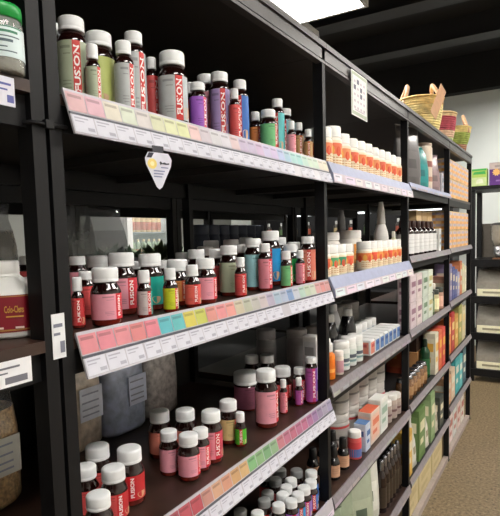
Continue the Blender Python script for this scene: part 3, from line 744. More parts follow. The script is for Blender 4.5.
for q in (-.033, -.038, -.043): m.quad((.0013, -.012, q), (.0013, .012+(q+.033)*.6, q), (.0013, .012+(q+.033)*.6, q+.0022), (.0013, -.012, q+.0022), 3)
m.quad((.0013, .004, -.0265), (.0013, .020, -.0265), (.0013, .020, -.0245), (.0013, .004, -.0245), 3)
m.build('printed_panel', [cmat((236, 212, 120), .5), cmat((244, 232, 180), .5), cmat((44, 44, 60), .5), cmat((130, 136, 170), .5)], t, fix=False)
MB().box(-.004, .0, -.012, .012, -.004, .012).build('clip', cmat((60, 60, 70), .4), t)
# grey canisters behind the lower shelf bottles
for i, (x, y) in enumerate(((-.42, 1.30), (-.40, 1.415), (-.30, 1.31))):
    pass
for i, (x, y, r, h, c) in enumerate(((-.30, 1.655, .037, .155, (120, 118, 120)), (-.225, 1.76, .040, .145, (132, 128, 128)), (-.20, 1.85, .030, .14, (140, 136, 134)))):
    tub('canister', x, y, 1.031, r, h, c, tuple(v+16 for v in c), [(.2, .6, tuple(v+10 for v in c))],
        'grey canister behind the purple-labelled bottles, %s from left' % ORD[i], 'canister', 'grey canisters behind the lower shelf')

# ------------------------------------------------------------------ second bay
OR1 = ((236, 138, 86), (232, 120, 84), (238, 150, 100), (226, 110, 80))
for i in range(11):
    y = 1.615+.0845*i
    fruit_tub(-.052, y, 1.75, .0385, .143 if i == 1 else .126+.002*(i % 3), OR1[i % 4],
              ('tall white tub with orange fruit label, second in the top row' if i == 1 else 'white tub with orange fruit label, %s in the top row of the second bay' % ORD[i]),
              'white fruit-label tubs in the top row')
for i in range(5):
    y = 1.70+.16*i
    fruit_tub(-.14, y, 1.75, .0385, .125, OR1[(i+2) % 4], 'white fruit-label tub standing behind the top row, %s from left' % ORD[i], 'white fruit-label tubs in the top row')
for i, (y, c) in enumerate(((2.02, (142, 108, 84)), (2.2, (160, 120, 92)), (2.38, (120, 84, 66)))):
    pouch('food_pouch', -.42, y, 1.75, .16, .08, .25, c, (190, 160, 130), '%s brown pouch at the back behind the orange-labelled tubs' % ORD[i].capitalize(), rz=math.radians(-30))
for i, (y, hue, nm) in enumerate(((1.60, (226, 110, 70), 'orange'), (1.672, (84, 168, 110), 'green'), (1.744, (60, 150, 110), 'sea green'), (1.816, (232, 110, 80), 'coral'))):
    fruit_tub(-.052, y, 1.385, .0335, .108, hue, 'white tub with %s fruit label, %s in the left group, second shelf' % (nm, ORD[i]), 'small white tubs on the second shelf')
for i in range(7):
    y = 2.01+.073*i
    fruit_tub(-.044, y, 1.385, .0310, .112, ((236, 130, 70), (230, 90, 60), (240, 150, 80))[i % 3], 'white tub with orange label, %s in the right group, second shelf' % ORD[i], 'small white tubs on the second shelf')
tub('powder_tub', -.21, 2.02, 1.385, .058, .152, (226, 220, 212), (238, 236, 232), [(.1, .62, (216, 200, 180))], 'big white tub at the back, beside the taller orange-labelled one', 'tub')
tub('powder_tub', -.20, 2.255, 1.385, .060, .160, (232, 228, 220), (242, 240, 236), [(.08, .62, (236, 156, 70)), (.2, .3, (240, 190, 120))], 'big white tub with orange label panel behind the small tubs', 'tub', yaw=.9)
def cone_bottle(x, y, z, r, h, body, lab, label):
    t = thing('cone_bottle', label, 'bottle', (x, y, z+EPS), 0)
    MB().lathe([(r*.92, 0), (r, .006), (r, h*.42), (r*.92, h*.5), (r*.66, h*.6), (r*.56, h*.64)], 20).build('body', cmat(body, .45), t)
    MB().lathe([(r*.58, h*.64), (r*.60, h*.66), (r*.54, h*.74), (r*.5, h*.86), (r*.36, h*.93), (r*.28, h), (r*.1, h)], 18).build('nozzle_cap', cmat(tuple(min(255, v+6) for v in body), .45), t)
    L = MB().arcband(r*1.012, math.radians(-150), math.radians(120), h*.08, h*.36, 0, n=14); L.arcband(r*1.02, math.radians(-100), math.radians(20), h*.14, h*.30, 1, n=10)
    L.build('wrap_label', [cmat(lab, .5), cmat((240, 120, 40), .5)], t, fix=False)
cone_bottle(-.116, 2.474, 1.387, .035, .29, (212, 210, 208), (238, 170, 90), 'tall white bottle with tapering nozzle cap and orange label')
cone_bottle(-.30, 2.43, 1.385, .036, .26, (150, 150, 152), (150, 150, 150), 'greyish tapering bottle at the back beside the tall nozzle bottle')
slim_bottle('supplement_bottle', -.062, 2.494, 1.386, .0165, .15, (220, 220, 200), (230, 230, 220), (160, 196, 90), 'slim pale bottle with yellow-green label by the post of second bay', gm=cmat((206, 208, 176), .4), caph=.2)
# third shelf
z = 1.03
BLK = mat('black_plastic_bottle', (16, 15, 17), .22, var=.1, coat=.4)
slim_bottle('syrup_bottle', -.13, 1.85, z, .036, .195, 0, (222, 222, 222), (206, 206, 206), 'black bottle with white cap and pale label, nearer the price tubs', capr=.56, caph=.16, gm=BLK, lablo=.06, labhi=.45, shoulder=.3)
slim_bottle('syrup_bottle', -.12, 2.02, z, .036, .195, 0, (222, 222, 222), (214, 216, 218), 'black bottle with white cap, beside the row of blue cartons', capr=.56, caph=.16, gm=BLK, lablo=.06, labhi=.45, shoulder=.3)
slim_bottle('syrup_bottle', -.23, 2.13, z, .036, .195, 0, (214, 214, 214), (190, 200, 214), 'white-shouldered bottle behind the second black bottle', capr=.56, caph=.16, gm=cmat((206, 206, 210), .35), lablo=.06, labhi=.45, shoulder=.3)
for i, (x, y, h) in enumerate(((-.060, 1.795, .105), (-.060, 1.868, .108), (-.060, 1.942, .105), (-.100, 1.715, .125))):
    tub('supplement_tub', x, y, z, .030, h, (222, 224, 220), (238, 238, 236), [(.1, .6, (206, 214, 208)), (.3, .42, (84, 92, 104)), (.16, .24, (120, 150, 150))],
        'white tub with grey print before the black bottles, %s' % ('standing further back' if i == 3 else ORD[i]+' from left'), 'tub', 'white tubs before the black bottles')
tub('drink_bottle', -.052, 1.655, z, .022, .125, (240, 130, 30), (236, 234, 230), [(.12, .55, (236, 120, 24)), (.2, .3, (250, 170, 80))], 'bright orange bottle with white cap next to the post', 'bottle', lidh=.24, neck=.6, shoulder=.12)
tub('supplement_tub', -.042, 1.725, z, .0165, .085, (224, 216, 206), (244, 240, 236), [(.1, .6, (196, 150, 160))], 'small pale bottle between the orange bottle and white tubs', 'bottle')
carton('carton', -.105, 1.635, z, .05, .045, .15, (216, 216, 214), (204, 206, 208), 'plain white carton behind the orange bottle')
for i in range(7):
    carton('carton', -.075, 2.06+.064*i, z, .095, .056, .062, (226, 226, 226), (92, 130, 186) if i else (224, 140, 120), 'low white carton with %s side, %s in the row on third shelf' % ('blue' if i else 'salmon', ORD[i]), 'box', 'low cartons on the third shelf', accent=(50, 84, 150) if i else (190, 80, 80), top=(236, 236, 236), bands=1)
for i in range(6):
    tub('supplement_tub', -.165, 2.115+.068*i, z, .027, .088, (214, 214, 212), (226, 226, 224), [(.1, .6, (180, 190, 200))], 'white-lidded tub behind the low cartons, %s from left' % ORD[i], 'tub', 'tubs behind the low cartons', n=14)
for i in range(3):
    tub('canister', -.258, (2.225, 2.322, 2.419)[i], z, .046, .17, (112, 108, 104), (124, 120, 116), [(.1, .7, (104, 100, 96))], 'dark grey canister at the very back of third shelf, %s from left' % ORD[i], 'canister', 'dark canisters at the back', n=14)
# fourth shelf
z = .655
for i in range(6):
    x = -.055 if i % 2 == 0 else -.115; y = 1.60+.046*i
    slim_bottle('dropper_bottle', x, y, z, .0225, .118, 0, (14, 14, 16), (206, 160, 130), 'black-capped dropper bottle with peach label, %s from left' % ORD[i], 'bottle', 'dropper bottles on the fourth shelf', capr=.62, caph=.34, labhi=.46, gm=BLK)
tub('supplement_tub', -.05, 1.895, z, .027, .108, (214, 90, 90), (240, 238, 236), [(.08, .38, (90, 110, 170)), (.38, .62, (206, 70, 74))], 'white-capped bottle with red and blue label beside dropper bottles', 'bottle')
carton('carton', -.050, 1.985, z, .05, .06, .112, (196, 206, 224), (206, 214, 230), 'slim white and blue carton in front of the orange-topped one', accent=(70, 110, 170), top=(92, 132, 186))
carton('carton', -.056, 2.09, z, .056, .12, .135, (222, 200, 186), (232, 190, 170), 'large pale carton with orange-red top on fourth shelf', accent=(216, 120, 90), top=(206, 96, 66))
carton('carton', -.056, 2.215, z, .056, .11, .150, (226, 226, 222), (214, 220, 214), 'white carton with grey-green print right of the orange-topped one', accent=(150, 176, 160))
for i, (x, y) in enumerate(((-.06, 2.335), (-.055, 2.405), (-.055, 2.475))):
    tub('supplement_tub', x, y, z, .030, .10+.012*(i == 1), (176, 160, 150), (232, 230, 226), [(.1, .6, (166, 150, 144)), (.3, .4, (110, 80, 80))], 'grey-brown tub with white lid beside the white carton, %s' % ORD[i], 'tub', 'white-lidded tubs on the fourth shelf')
k = 0
for i in range(5):
    for j in range(2):
        y = 1.957+.1225*i
        tub('powder_tub', -.158, y, z+(.1525+EPS if j else 0), .060, .152, (178, 174, 170), (190, 186, 182), [(.1, .7, (170, 166, 162)), (.62, .68, (190, 60, 60)), (.3, .36, (110, 108, 108))],
            'large grey-white tub at back of fourth shelf, %s column, %s layer' % (ORD[i], ('bottom', 'upper')[j]), 'tub', 'stacked grey-white tubs', n=18)
# fifth shelf
z = .27
for i, (y, c) in enumerate(((1.66, (136, 150, 126)), (1.83, (150, 162, 138)), (2.00, (164, 172, 150)), (2.14, (206, 206, 196)))):
    pouch('food_pouch', -.085-.02*(i % 2), y, z, .155, .085, .27+.01*i, c, (176, 184, 160) if i < 3 else (222, 222, 214), '%s pouch on the fifth shelf, %s from left' % (('sage green', 'grey-green', 'pale sage', 'whitish')[i], ORD[i]), rz=math.radians(-35), accent=(84, 100, 84))
for i in range(6):
    slim_bottle('oil_bottle', -.05, 2.235+.051*i, z, .0225, .24, 0, 0, (58, 46, 34), 'dark glass bottle with shiny cap, %s on the fifth shelf' % ORD[i], 'bottle', 'dark bottles on the fifth shelf', capr=.5, caph=.2, chrome=True)
carton('carton', -.14, 1.80, .087, .2, .36, .115, (150, 128, 96), (160, 140, 110), 'brown carton at floor level under the sage pouches', accent=(120, 96, 66))
carton('carton', -.14, 2.25, .087, .2, .40, .115, (170, 150, 112), (180, 160, 124), 'tan carton at floor level under the dark glass bottles', accent=(130, 110, 70))
# notice hanging from the top rail
m = MB(); m.box(0, .0012, 0, .165, 0, .152, 0)
fr = lambda y0, y1, z0, z1, mi, e=.0018: m.quad((e, y0, z0), (e, y1, z0), (e, y1, z1), (e, y0, z1), mi)
for a in ((.004, .161, .004, .016, 1), (.004, .161, .138, .148, 1), (.004, .010, .016, .138, 1), (.155, .161, .016, .138, 1)): fr(*a)
rn = random.Random(4)
for r_ in range(5):
    for c_ in range(4):
        if (r_, c_) in ((1, 2), (1, 0), (2, 2), (0, 1)): fr(.022+c_*.032, .044+c_*.032, .112-r_*.022, .128-r_*.022, 3, .002)
        else: fr(.024+c_*.032, .040+c_*.032, .114-r_*.022, .122-r_*.022, 2, .002)
fr(.03, .13, .020, .024, 2, .002)
n_ = m.build('notice_sheet', [cmat((226, 226, 226), .5), cmat((176, 186, 166), .5), cmat((190, 176, 190), .5), cmat((92, 92, 112), .5)], None, fix=False)
tag(n_, 'laminated white notice with small pictures hanging from the top rail', 'sign', loc=(.0075, 1.745, 1.94))
# ------------------------------------------------------------------ third bay
def steps(y0, ws, gap=.006):
    o = []; y = y0
    for w in ws: o.append(y+w/2); y += w+gap
    return o
z = 1.76
pouch('food_pouch', -.060, 2.735, z, .20, .07, .31, (84, 80, 80), (100, 96, 96), 'tall dark grey pouch at the left end of third bay top shelf', rz=math.radians(-20), crimp=(170, 168, 166))
pouch('food_pouch', -.062, 2.955, z, .15, .07, .235, (0, 128, 128), (10, 140, 140), 'teal pouch with pointed top and pale edge on the top shelf', rz=math.radians(-30), crimp=(206, 226, 222), peak=True, accent=(0, 106, 112))
tub('canister', -.075, 3.135, z, .056, .275, (214, 200, 182), (196, 176, 160), [(.06, .9, (218, 202, 184)), (.5, .62, (150, 96, 90)), (.2, .3, (180, 130, 110))], 'tall cream canister with brown print on the top shelf', 'canister', lidh=.06)
pouch('food_pouch', -.070, 3.305, z, .15, .08, .235, (132, 108, 112), (146, 120, 122), 'mauve-brown pouch right of the tall cream canister', rz=math.radians(-25))
carton('carton', -.045, 3.44, z, .05, .06, .13, (214, 212, 216), (190, 190, 206), 'small white carton at the right end of third bay top shelf')
z = 1.405
for i in range(7):
    slim_bottle('tonic_bottle', -.05, 2.60+.108*i, z, .032, .185, 0, (60, 34, 28), (232, 232, 232), 'dark brown tonic bottle with large white label, %s in the row' % ORD[i], 'bottle', 'tonic bottles in the third bay', capr=.46, caph=.2, lablo=.08, labhi=.62, shoulder=.14)
for i, (y, c) in enumerate(((3.145, (196, 166, 124)), (3.285, (176, 146, 106)), (3.425, (190, 160, 118)))):
    carton('carton', -.135, y, z, .08, .13, .25, c, tuple(v+10 for v in c), 'kraft carton behind the tonic bottles, %s from left' % ORD[i], 'box', 'kraft cartons behind the tonic bottles', accent=(120, 90, 60))
carton('carton', -.055, 3.415, z, .05, .07, .14, (222, 222, 220), (206, 210, 210), 'slim white carton at the end of the tonic bottle row')
z = 1.04
pk = ((206, 190, 196), (214, 200, 200), (196, 206, 196), (204, 212, 198))
for i, y in enumerate((2.67, 2.80, 2.935, 3.065)):
    for j in range(2):
        carton('tea_carton', -.045, y, z+j*.1375, .065, .118, .134, pk[i], tuple(v+8 for v in pk[i]), '%s tea carton, %s column, %s of the stack' % (('pinkish', 'pinkish', 'pale green', 'pale green')[i], ORD[i], ('bottom', 'top')[j]), 'box', 'stacked tea cartons', accent=((150, 110, 130), (150, 110, 130), (110, 140, 110), (190, 180, 120))[i])
jc = ((90, 110, 70), (60, 54, 66), (206, 196, 150), (150, 130, 110), (196, 150, 130))
for i in range(5):
    tub('spice_jar', -.045-.035*(i % 2), 3.175+.066*i, z, .031, .135+.03*(i % 2), jc[i], (214, 208, 196) if i % 2 else (60, 66, 60), [(.12, .6, tuple(min(255, v+50) for v in jc[i]))], '%s jar right of the pale green tea cartons' % ('olive', 'dark plum', 'cream', 'taupe', 'peach')[i], 'jar', n=14)
z = .668
JG = mat('jar_brown_contents', (128, 92, 62), .2, var=.5, scale=120, coat=.5)
for i in range(6):
    y = 2.60+.078*i
    slim_bottle('spread_jar', -.05, y, z, .034, .125, 0, 0, (170, 130, 90), 'glass jar of brown spread with silver lid, %s in the row' % ORD[i], 'jar', 'jars of brown spread', capr=.86, caph=.16, shoulder=.1, lablo=.2, labhi=.55, chrome=True, gm=JG)
t = thing('display_box', 'open kraft display box of dark bars behind the spread jars', 'box', (-.138, 3.27, z+EPS), 0)
m = MB(); m.box(-.045, .045, -.18, .18, 0, .15); m.box(-.045, -.039, -.18, .18, .15, .27); m.build('carton_body', cmat((176, 128, 82), .6), t, bevel=.002)
for i in range(8): MB().box(-.036, .036, -.165+.042*i, -.165+.042*i+.032, .15, .255).build('bar', cmat((46, 30, 26), .4), t)
slim_bottle('oil_bottle', -.06, 3.13, z, .030, .23, 0, (20, 40, 24), (30, 96, 50), 'dark green bottle with green label beside the spread jars', capr=.5, caph=.2, gm=cmat((26, 66, 40), .2))
for i, (y, c, nm) in enumerate(((3.24, (214, 206, 186), 'cream'), (3.345, (206, 96, 60), 'orange-red'), (3.45, (196, 70, 60), 'red'))):
    carton('carton', -.048, y, z, .07, .095, .25, c, tuple(min(255, v+16) for v in c), '%s carton right of the green bottle on fourth shelf' % nm, accent=(230, 180, 80))
carton('carton', -.245, 3.33, z, .10, .38, .30, (176, 78, 50), (190, 100, 60), 'long orange-red carton filling the back of fourth shelf', accent=(220, 160, 70))
z = .285
seq = (('carton', .10, .24, (206, 168, 74), 'yellow carton at left end of fifth shelf, third bay'), ('pouch', .13, .25, (206, 206, 200), 'white pouch next to the yellow carton'),
       ('carton', .15, .28, (92, 122, 66), 'tall green carton between two white pouches'), ('pouch', .13, .23, (216, 212, 200), 'ivory pouch right of the tall green carton'),
       ('carton', .11, .29, (130, 156, 110), 'pale green carton right of the ivory pouch'), ('pouch', .13, .26, (190, 186, 170), 'greyish pouch beside the pale green carton'), ('carton', .12, .20, (60, 66, 60), 'dark low carton at right end of fifth shelf'))
ys = steps(2.55, [q[1] for q in seq])
for (kd, w, h, c, lb), y in zip(seq, ys):
    if kd == 'carton': carton('carton', -.055, y, z, .08, w, h, c, tuple(min(255, v+14) for v in c), lb, accent=(226, 220, 190))
    else: pouch('food_pouch', -.055, y, z, w, .07, h, c, tuple(min(255, v+10) for v in c), lb, accent=(150, 140, 110))
for i, y in enumerate((2.705, 3.03, 3.355)):
    carton('storage_carton', -.135, y, .0, .20, .318, .205, (196, 180, 134), (206, 190, 146), 'big cream carton on the lowest level of third bay, %s from left' % ORD[i], 'box', 'big cream cartons at floor level', accent=(190, 174, 128), top=(176, 160, 116))

# ------------------------------------------------------------------ fourth bay
def pattern_carton(x, y, z, dx, dy, h, label, group):
    t = thing('cereal_carton', label, 'box', (x, y, z+EPS), 0, group)
    MB().box(-dx/2, dx/2, -dy/2, dy/2, 0, h).build('carton_body', cmat((222, 190, 142), .55), t, bevel=.002)
    p = MB()
    for k in range(6):
        for q in range(3):
            c = (k % 2)+2*(q % 2)
            z0, z1 = h*(.05+.15*k), h*(.05+.15*k+.13); f0, f1 = .06+.3*q, .06+.3*q+.27
            p.quad((dx/2+.0008, -dy/2+dy*f0, z0), (dx/2+.0008, -dy/2+dy*f1, z0), (dx/2+.0008, -dy/2+dy*f1, z1), (dx/2+.0008, -dy/2+dy*f0, z1), c)
            p.quad((-dx/2+dx*f0, -dy/2-.0008, z0), (-dx/2+dx*f1, -dy/2-.0008, z0), (-dx/2+dx*f1, -dy/2-.0008, z1), (-dx/2+dx*f0, -dy/2-.0008, z1), c)
    p.build('printed_panel', [cmat((238, 168, 88), .5), cmat((200, 190, 206), .5), cmat((242, 200, 136), .5), cmat((184, 172, 194), .5)], t, fix=False)
    MB().box(-dx*.46, dx*.46, -dy*.46, dy*.46, h-.0005, h+.0012).build('tuck_flap', cmat((228, 190, 140), .55), t)
for sh, z, n in (('top', 1.75, 5), ('second', 1.41, 5)):
    for i in range(n):
        for j in range(2):
            y = 3.665+.165*i
            pattern_carton(-.075, y, z+j*.1275, .12, .155, .124, 'orange and lilac carton, farthest unit\'s %s shelf, %s column, %s' % (sh, ORD[i], ('bottom', 'top')[j]), 'orange and lilac cartons')
z = 1.055
bk_ = ((190, 140, 120), (126, 120, 160), (70, 80, 140), (90, 96, 150), (160, 160, 190), (196, 120, 80), (206, 206, 170), (222, 216, 190))
for i, c in enumerate(bk_):
    nm = ('tan', 'mauve', 'navy', 'slate blue', 'lilac-grey', 'rust', 'pale olive', 'cream')[i]
    carton('tea_carton', -.07, 3.625+.1*i, z, .10, .086, .175+.025*((i*3) % 4), c, tuple(min(255, v+20) for v in c), '%s tea carton on third shelf of the farthest unit' % nm, 'box', accent=(220, 210, 190))
z = .69
for i, (w, c, nm, h) in enumerate(((.16, (206, 120, 60), 'orange', .25), (.12, (176, 54, 56), 'red', .27), (.13, (196, 150, 70), 'mustard', .24), (.14, (150, 150, 90), 'olive', .29), (.14, (206, 196, 160), 'ivory', .26))):
    carton('carton', -.08, (3.66, 3.81, 3.95, 4.10, 4.26)[i], z, .12, w, h, c, tuple(min(255, v+16) for v in c), '%s carton on fourth shelf of the farthest unit' % nm, accent=(232, 206, 140))
z = .34
for i, (c, nm, h) in enumerate((((206, 160, 120), 'peach', .20), ((210, 186, 160), 'beige', .22), ((60, 160, 166), 'teal', .27), ((92, 176, 180), 'turquoise', .25), ((66, 96, 106), 'dark blue-green', .29))):
    carton('carton', -.08, 3.66+.16*i, z, .12, .148, h, c, tuple(min(255, v+16) for v in c), '%s carton on fifth shelf of the farthest unit' % nm, accent=(226, 226, 210))
z = .0
for i, c in enumerate(((204, 190, 160), (214, 200, 196), (206, 210, 206), (216, 196, 190), (220, 216, 206))):
    carton('storage_carton', -.115, 3.665+.16*i, z, .16, .148, .25, c, tuple(min(255, v+8) for v in c), '%s carton at floor level of the farthest unit' % ('sand', 'blush', 'pale grey', 'rosy', 'off-white')[i], 'box', accent=(186, 120, 110))

# ------------------------------------------------------------------ straw baskets on top
def straw(name, rgb):
    m = mat(name, rgb, .8, var=.25, scale=30)
    nt = m.node_tree
    if 'weave' in nt.nodes: return m
    tc = [n for n in nt.nodes if n.type == 'TEX_COORD'][0]
    w = nt.nodes.new('ShaderNodeTexWave'); w.name = 'weave'; w.wave_type = 'BANDS'; w.bands_direction = 'Z'; w.inputs['Scale'].default_value = 22; w.inputs['Distortion'].default_value = 1.5
    nt.links.new(tc.outputs['Object'], w.inputs['Vector'])
    bp = nt.nodes.new('ShaderNodeBump'); bp.inputs['Strength'].default_value = .8; bp.inputs['Distance'].default_value = .006
    nt.links.new(w.outputs['Fac'], bp.inputs['Height']); nt.links.new(bp.outputs['Normal'], nt.nodes['Principled BSDF'].inputs['Normal'])
    return m
LEATHER = mat('tan_leather_handle', (206, 164, 126), .55, var=.15)
def basket(x, y, z, r, h, bands, label, rz=0, handles=True, base=.72):
    t = thing('straw_basket', label, 'basket', (x, y, z), rz, 'straw baskets on top of the shelving')
    m = MB(); prof = []; n = 10
    for k in range(n+1):
        s = k/n; prof.append((r*(base+(1-base)*math.sin(s*PI*.5)), h*s))
    ms = []; mis = []
    for k in range(n):
        s = (k+.5)/n
        mi = [i for i, bnd in enumerate(bands) if s <= bnd[0]][0]; mis.append(mi)
    inner = [(r*.96, h), (r*.94, h*.9), (r*.70, h*.12), (r*.2, h*.10)]
    m.lathe(prof+inner, 32, mis=mis+[0, 0, 0, 0])
    m.build('woven_body', [straw('straw_%d_%d_%d' % bnd[1], bnd[1]) for bnd in bands], t)
    rim = MB().tube([(r*math.cos(2*PI*k/32), r*math.sin(2*PI*k/32), h+.002) for k in range(32)], .007, 8, closed=True)
    rim.build('rim', straw('straw_%d_%d_%d' % bands[-1][1], bands[-1][1]), t)
    if handles:
        for s in (-1, 1):
            hd = MB(); P = []
            for k in range(13):
                q = PI*k/12; P.append((s*r*(.80-.25*math.sin(q)), r*.50*math.cos(q)*(1-.25*math.sin(q)), h-.01+.105*(1-abs(1-k/6)**1.4)))
            hd.tube(P, .012, 8)
            for e in (P[0], P[-1]): hd.tube([(e[0], e[1], e[2]-.03), (e[0], e[1], e[2]+.012)], .012, 8)
            hd.build('handle', LEATHER, t)
    return t
basket(-.150, 3.40, 2.106, .140, .235, ((.35, (228, 208, 140)), (.8, (234, 214, 150)), (1.0, (226, 196, 126))), 'pale yellow straw basket with tan leather handles and hanging paper tag', rz=.5)
basket(-.150, 3.90, 2.106, .130, .235, ((.3, (190, 196, 140)), (.5, (216, 180, 150)), (.85, (176, 70, 84)), (1.0, (226, 196, 150))), 'straw basket with deep pink band right of the yellow one', rz=.2, handles=False)
basket(-.110, 4.31, 2.106, .125, .20, ((.3, (206, 150, 120)), (.75, (150, 164, 76)), (1.0, (214, 190, 120))), 'green and pink straw basket, farthest along the top', rz=.2, base=.5)
m = MB().box(-.0008, .0008, -.036, .036, -.21, 0)
tg = m.build('paper_tag', mat('kraft_paper', (196, 152, 116), .7, var=.08), None)
tag(tg, 'brown kraft paper tag hanging on the front of the yellow basket', 'tag', loc=(.022, 3.24, 2.36), rz=-.3)
tg.rotation_euler = (math.radians(-34), math.radians(0), -.3)

# ------------------------------------------------------------------ rack on the far wall with bulk bins
FY = 5.62
t = thing('bulk_bin_rack', 'black rack of bulk food bins standing across the end of the aisle', 'shelving', (0, 0, 0))
FX0, FX1, FD = -.185, 1.35, .55
for x in (FX0, FX1-.05):
    for y in (FY, FY+FD-.05):
        o = MB().box(x, x+.05, y, y+.05, 0, 1.93).build('upright', BLACK, t)
for z in (.13, .50, .87, 1.24):
    m = MB(); m.box(FX0, FX1, FY-.012, FY+.02, z-.07, z, 1); m.box(FX0+.02, FX1-.02, FY+.02, FY+FD, z-.03, z-.002, 0); m.build('shelf', [BLACKIN, BLACK], t)
m = MB(); m.box(FX0-.015, FX1, FY-.02, FY+FD, 1.93, 1.965, 0); m.build('top_shelf', BLACK, t)
MB().box(FX0+.05, FX1-.05, FY+FD-.012, FY+FD-.006, .1, 1.6).build('back_panel', mat('taupe_back_panel', (92, 86, 78), .6), t)
BINP = mat('bin_clear_plastic', (190, 186, 176), .1, var=.08, alpha=.5, coat=.8)
FILL = [(120, 96, 70), (150, 130, 100), (96, 74, 56), (170, 150, 116), (110, 100, 84), (140, 104, 74)]
q = 0
RN = {.13: 'bottom', .50: 'second-lowest', .87: 'third', 1.24: 'fourth'}
for z in (.13, .50, .87):
    for i in range(4):
        x = FX0+.215+.315*i
        b_ = thing('bulk_bin', 'clear bulk bin with bright label strip, %s row, %s from left' % (RN[z], ORD[i]), 'bin', (x, FY, z+EPS), 0, 'bulk bins on the far rack')
        w = .148
        m = MB(); m.extrude_x([(.03, 0), (.44, 0), (.44, .25), (.17, .25), (.045, .13)], -w, w); m.build('bin_body', BINP, b_)
        m = MB(); m.extrude_x([(.045, .006), (.43, .006), (.43, .17), (.15, .15), (.06, .10)], -w+.006, w-.006); m.build('bin_contents', mat('bulk_%d' % (q % 6), FILL[q % 6], .8, var=.5, scale=90, bump=.5), b_)
        m = MB(); m.box(-w*.94, w*.94, .012, .024, .002, .075, 0); m.box(-w*.6, w*.5, .0105, .012, .03, .05, 1)
        m.build('label_strip', [cmat((240, 236, 208), .3, .4), cmat((150, 146, 120), .5)], b_)
        m = MB(); m.extrude_x([(.165, .252), (.44, .252), (.44, .262), (.160, .262)], -w, w); m.tube([(-.05, .16, .262), (-.03, .15, .276), (.03, .15, .276), (.05, .16, .262)], .006, 6)
        m.build('lid', cmat((84, 82, 80), .3), b_)
        q += 1
for i in range(3):
    b_ = thing('gravity_dispenser', 'clear gravity dispenser with silver spout, %s on the upper rack shelf' % ORD[i], 'dispenser', (.085+.36*i, FY+.05, 1.2415), 0, 'gravity dispensers')
    m = MB(); m.lathe([(.055, .13), (.075, .2), (.078, .33), (.078, .335)], 18); m.build('hopper', BINP, b_)
    MB().lathe([(.02, .14), (.066, .2), (.07, .30), (.02, .315)], 16).build('bin_contents', mat('bulk_%d' % i, FILL[i], .8), b_)
    MB().lathe([(.079, .335), (.08, .35), (.04, .36), (.01, .362)], 18).build('lid', cmat((60, 60, 62), .3), b_)
    m = MB(); m.lathe([(.05, .045), (.052, .05), (.05, .13), (.04, .135)], 16); m.tube([(0, -.03, .08), (0, -.09, .06), (0, -.10, .03)], .022, 10); m.build('spout', mat('brushed_silver', (150, 150, 152), .3, metal=.8), b_)
    m = MB(); m.box(-.06, .06, -.03, .10, 0, .012); m.box(-.012, .012, .06, .085, .012, .13); m.build('stand', cmat((150, 110, 84), .5), b_)
# packs on the rack
t = thing('snack_carton', 'bright green carton standing on the far rack by the shelving end', 'box', (-.105, FY+.12, 1.966), 0)
MB().box(-.07, .07, -.06, .06, 0, .175).build('carton_body', cmat((176, 206, 96), .5), t, bevel=.003)
m = MB(); m.quad((-.066, -.0608, .01), (.066, -.0608, .01), (.066, -.0608, .09), (-.066, -.0608, .09), 0); m.quad((-.06, -.0612, .12), (.06, -.0612, .12), (.05, -.0612, .150), (-.045, -.0612, .145), 1); m.quad((-.072*0-.066, -.0608, .155), (.066, -.0608, .155), (.066, -.0608, .174), (-.066, -.0608, .174), 1)
m.quad((-.03, -.0614, .03), (.04, -.0614, .03), (.03, -.0614, .075), (-.02, -.0614, .07), 2)
m.build('printed_panel', [cmat((206, 220, 160), .5), cmat((70, 180, 80), .5), cmat((226, 232, 206), .5)], t, fix=False)
t = thing('snack_carton', 'purple and grey carton with orange sunburst on the far rack', 'box', (.085, FY+.13, 1.966), 0)
MB().box(-.10, .10, -.06, .06, 0, .225).build('carton_body', cmat((96, 44, 132), .5), t, bevel=.003)
m = MB(); m.quad((-.099, -.0608, .160), (.099, -.0608, .160), (.099, -.0608, .223), (-.099, -.0608, .223), 0)
pts_ = []
for k in range(20):
    a = 2*PI*k/20; rr = .040 if k % 2 == 0 else .027; pts_.append((-.035+rr*math.cos(a), -.0614, .130+rr*math.sin(a)))
m.face(m.pts(pts_), 1)
m.quad((-.04, -.0612, .04), (.02, -.0612, .04), (.02, -.0612, .055), (-.04, -.0612, .055), 2); m.quad((.0, -.0612, .01), (.07, -.0612, .01), (.07, -.0612, .025), (.0, -.0612, .025), 3)
m.quad((-.05, -.0612, .18), (.04, -.0612, .18), (.04, -.0612, .196), (-.05, -.0612, .196), 4)
m.build('printed_panel', [cmat((196, 180, 176), .5), cmat((240, 186, 110), .5), cmat((150, 110, 180), .5), cmat((226, 220, 230), .5), cmat((160, 146, 144), .5)], t, fix=False)

# ------------------------------------------------------------------ what shows through the open middle shelf
# rack of the next aisle, back to back with this run
def back_rack(y0, y1, label):
    t = thing('shelving_unit', label, 'shelving', (0, 0, 0))
    for y in (y0, y1-PW):
        for x in (-.605, -1.16): MB().box(x-PD, x, y, y+PW, 0, 2.0).build('upright', BLACK, t)
    for z in (1.70, 1.37, 1.0, .6, .2):
        m = MB(); m.box(-1.185, -.61, y0+PW+.001, y1-PW-.001, z-.016, z, 0); m.box(-1.19, -1.17, y0+PW, y1-PW, z-.06, z-.016, 1); m.box(-.63, -.61, y0+PW, y1-PW, z-.06, z-.016, 1)
        m.build('shelf', [BLACKIN, BLACK], t)
    return t
back_rack(.54, 1.535, 'black rack of the next aisle seen behind the clear bags')
back_rack(1.54, 2.53, 'black rack of the next aisle seen behind the blue-grey tins')
back_rack(2.54, 3.53, 'black rack of the next aisle seen behind the tonic bottles')
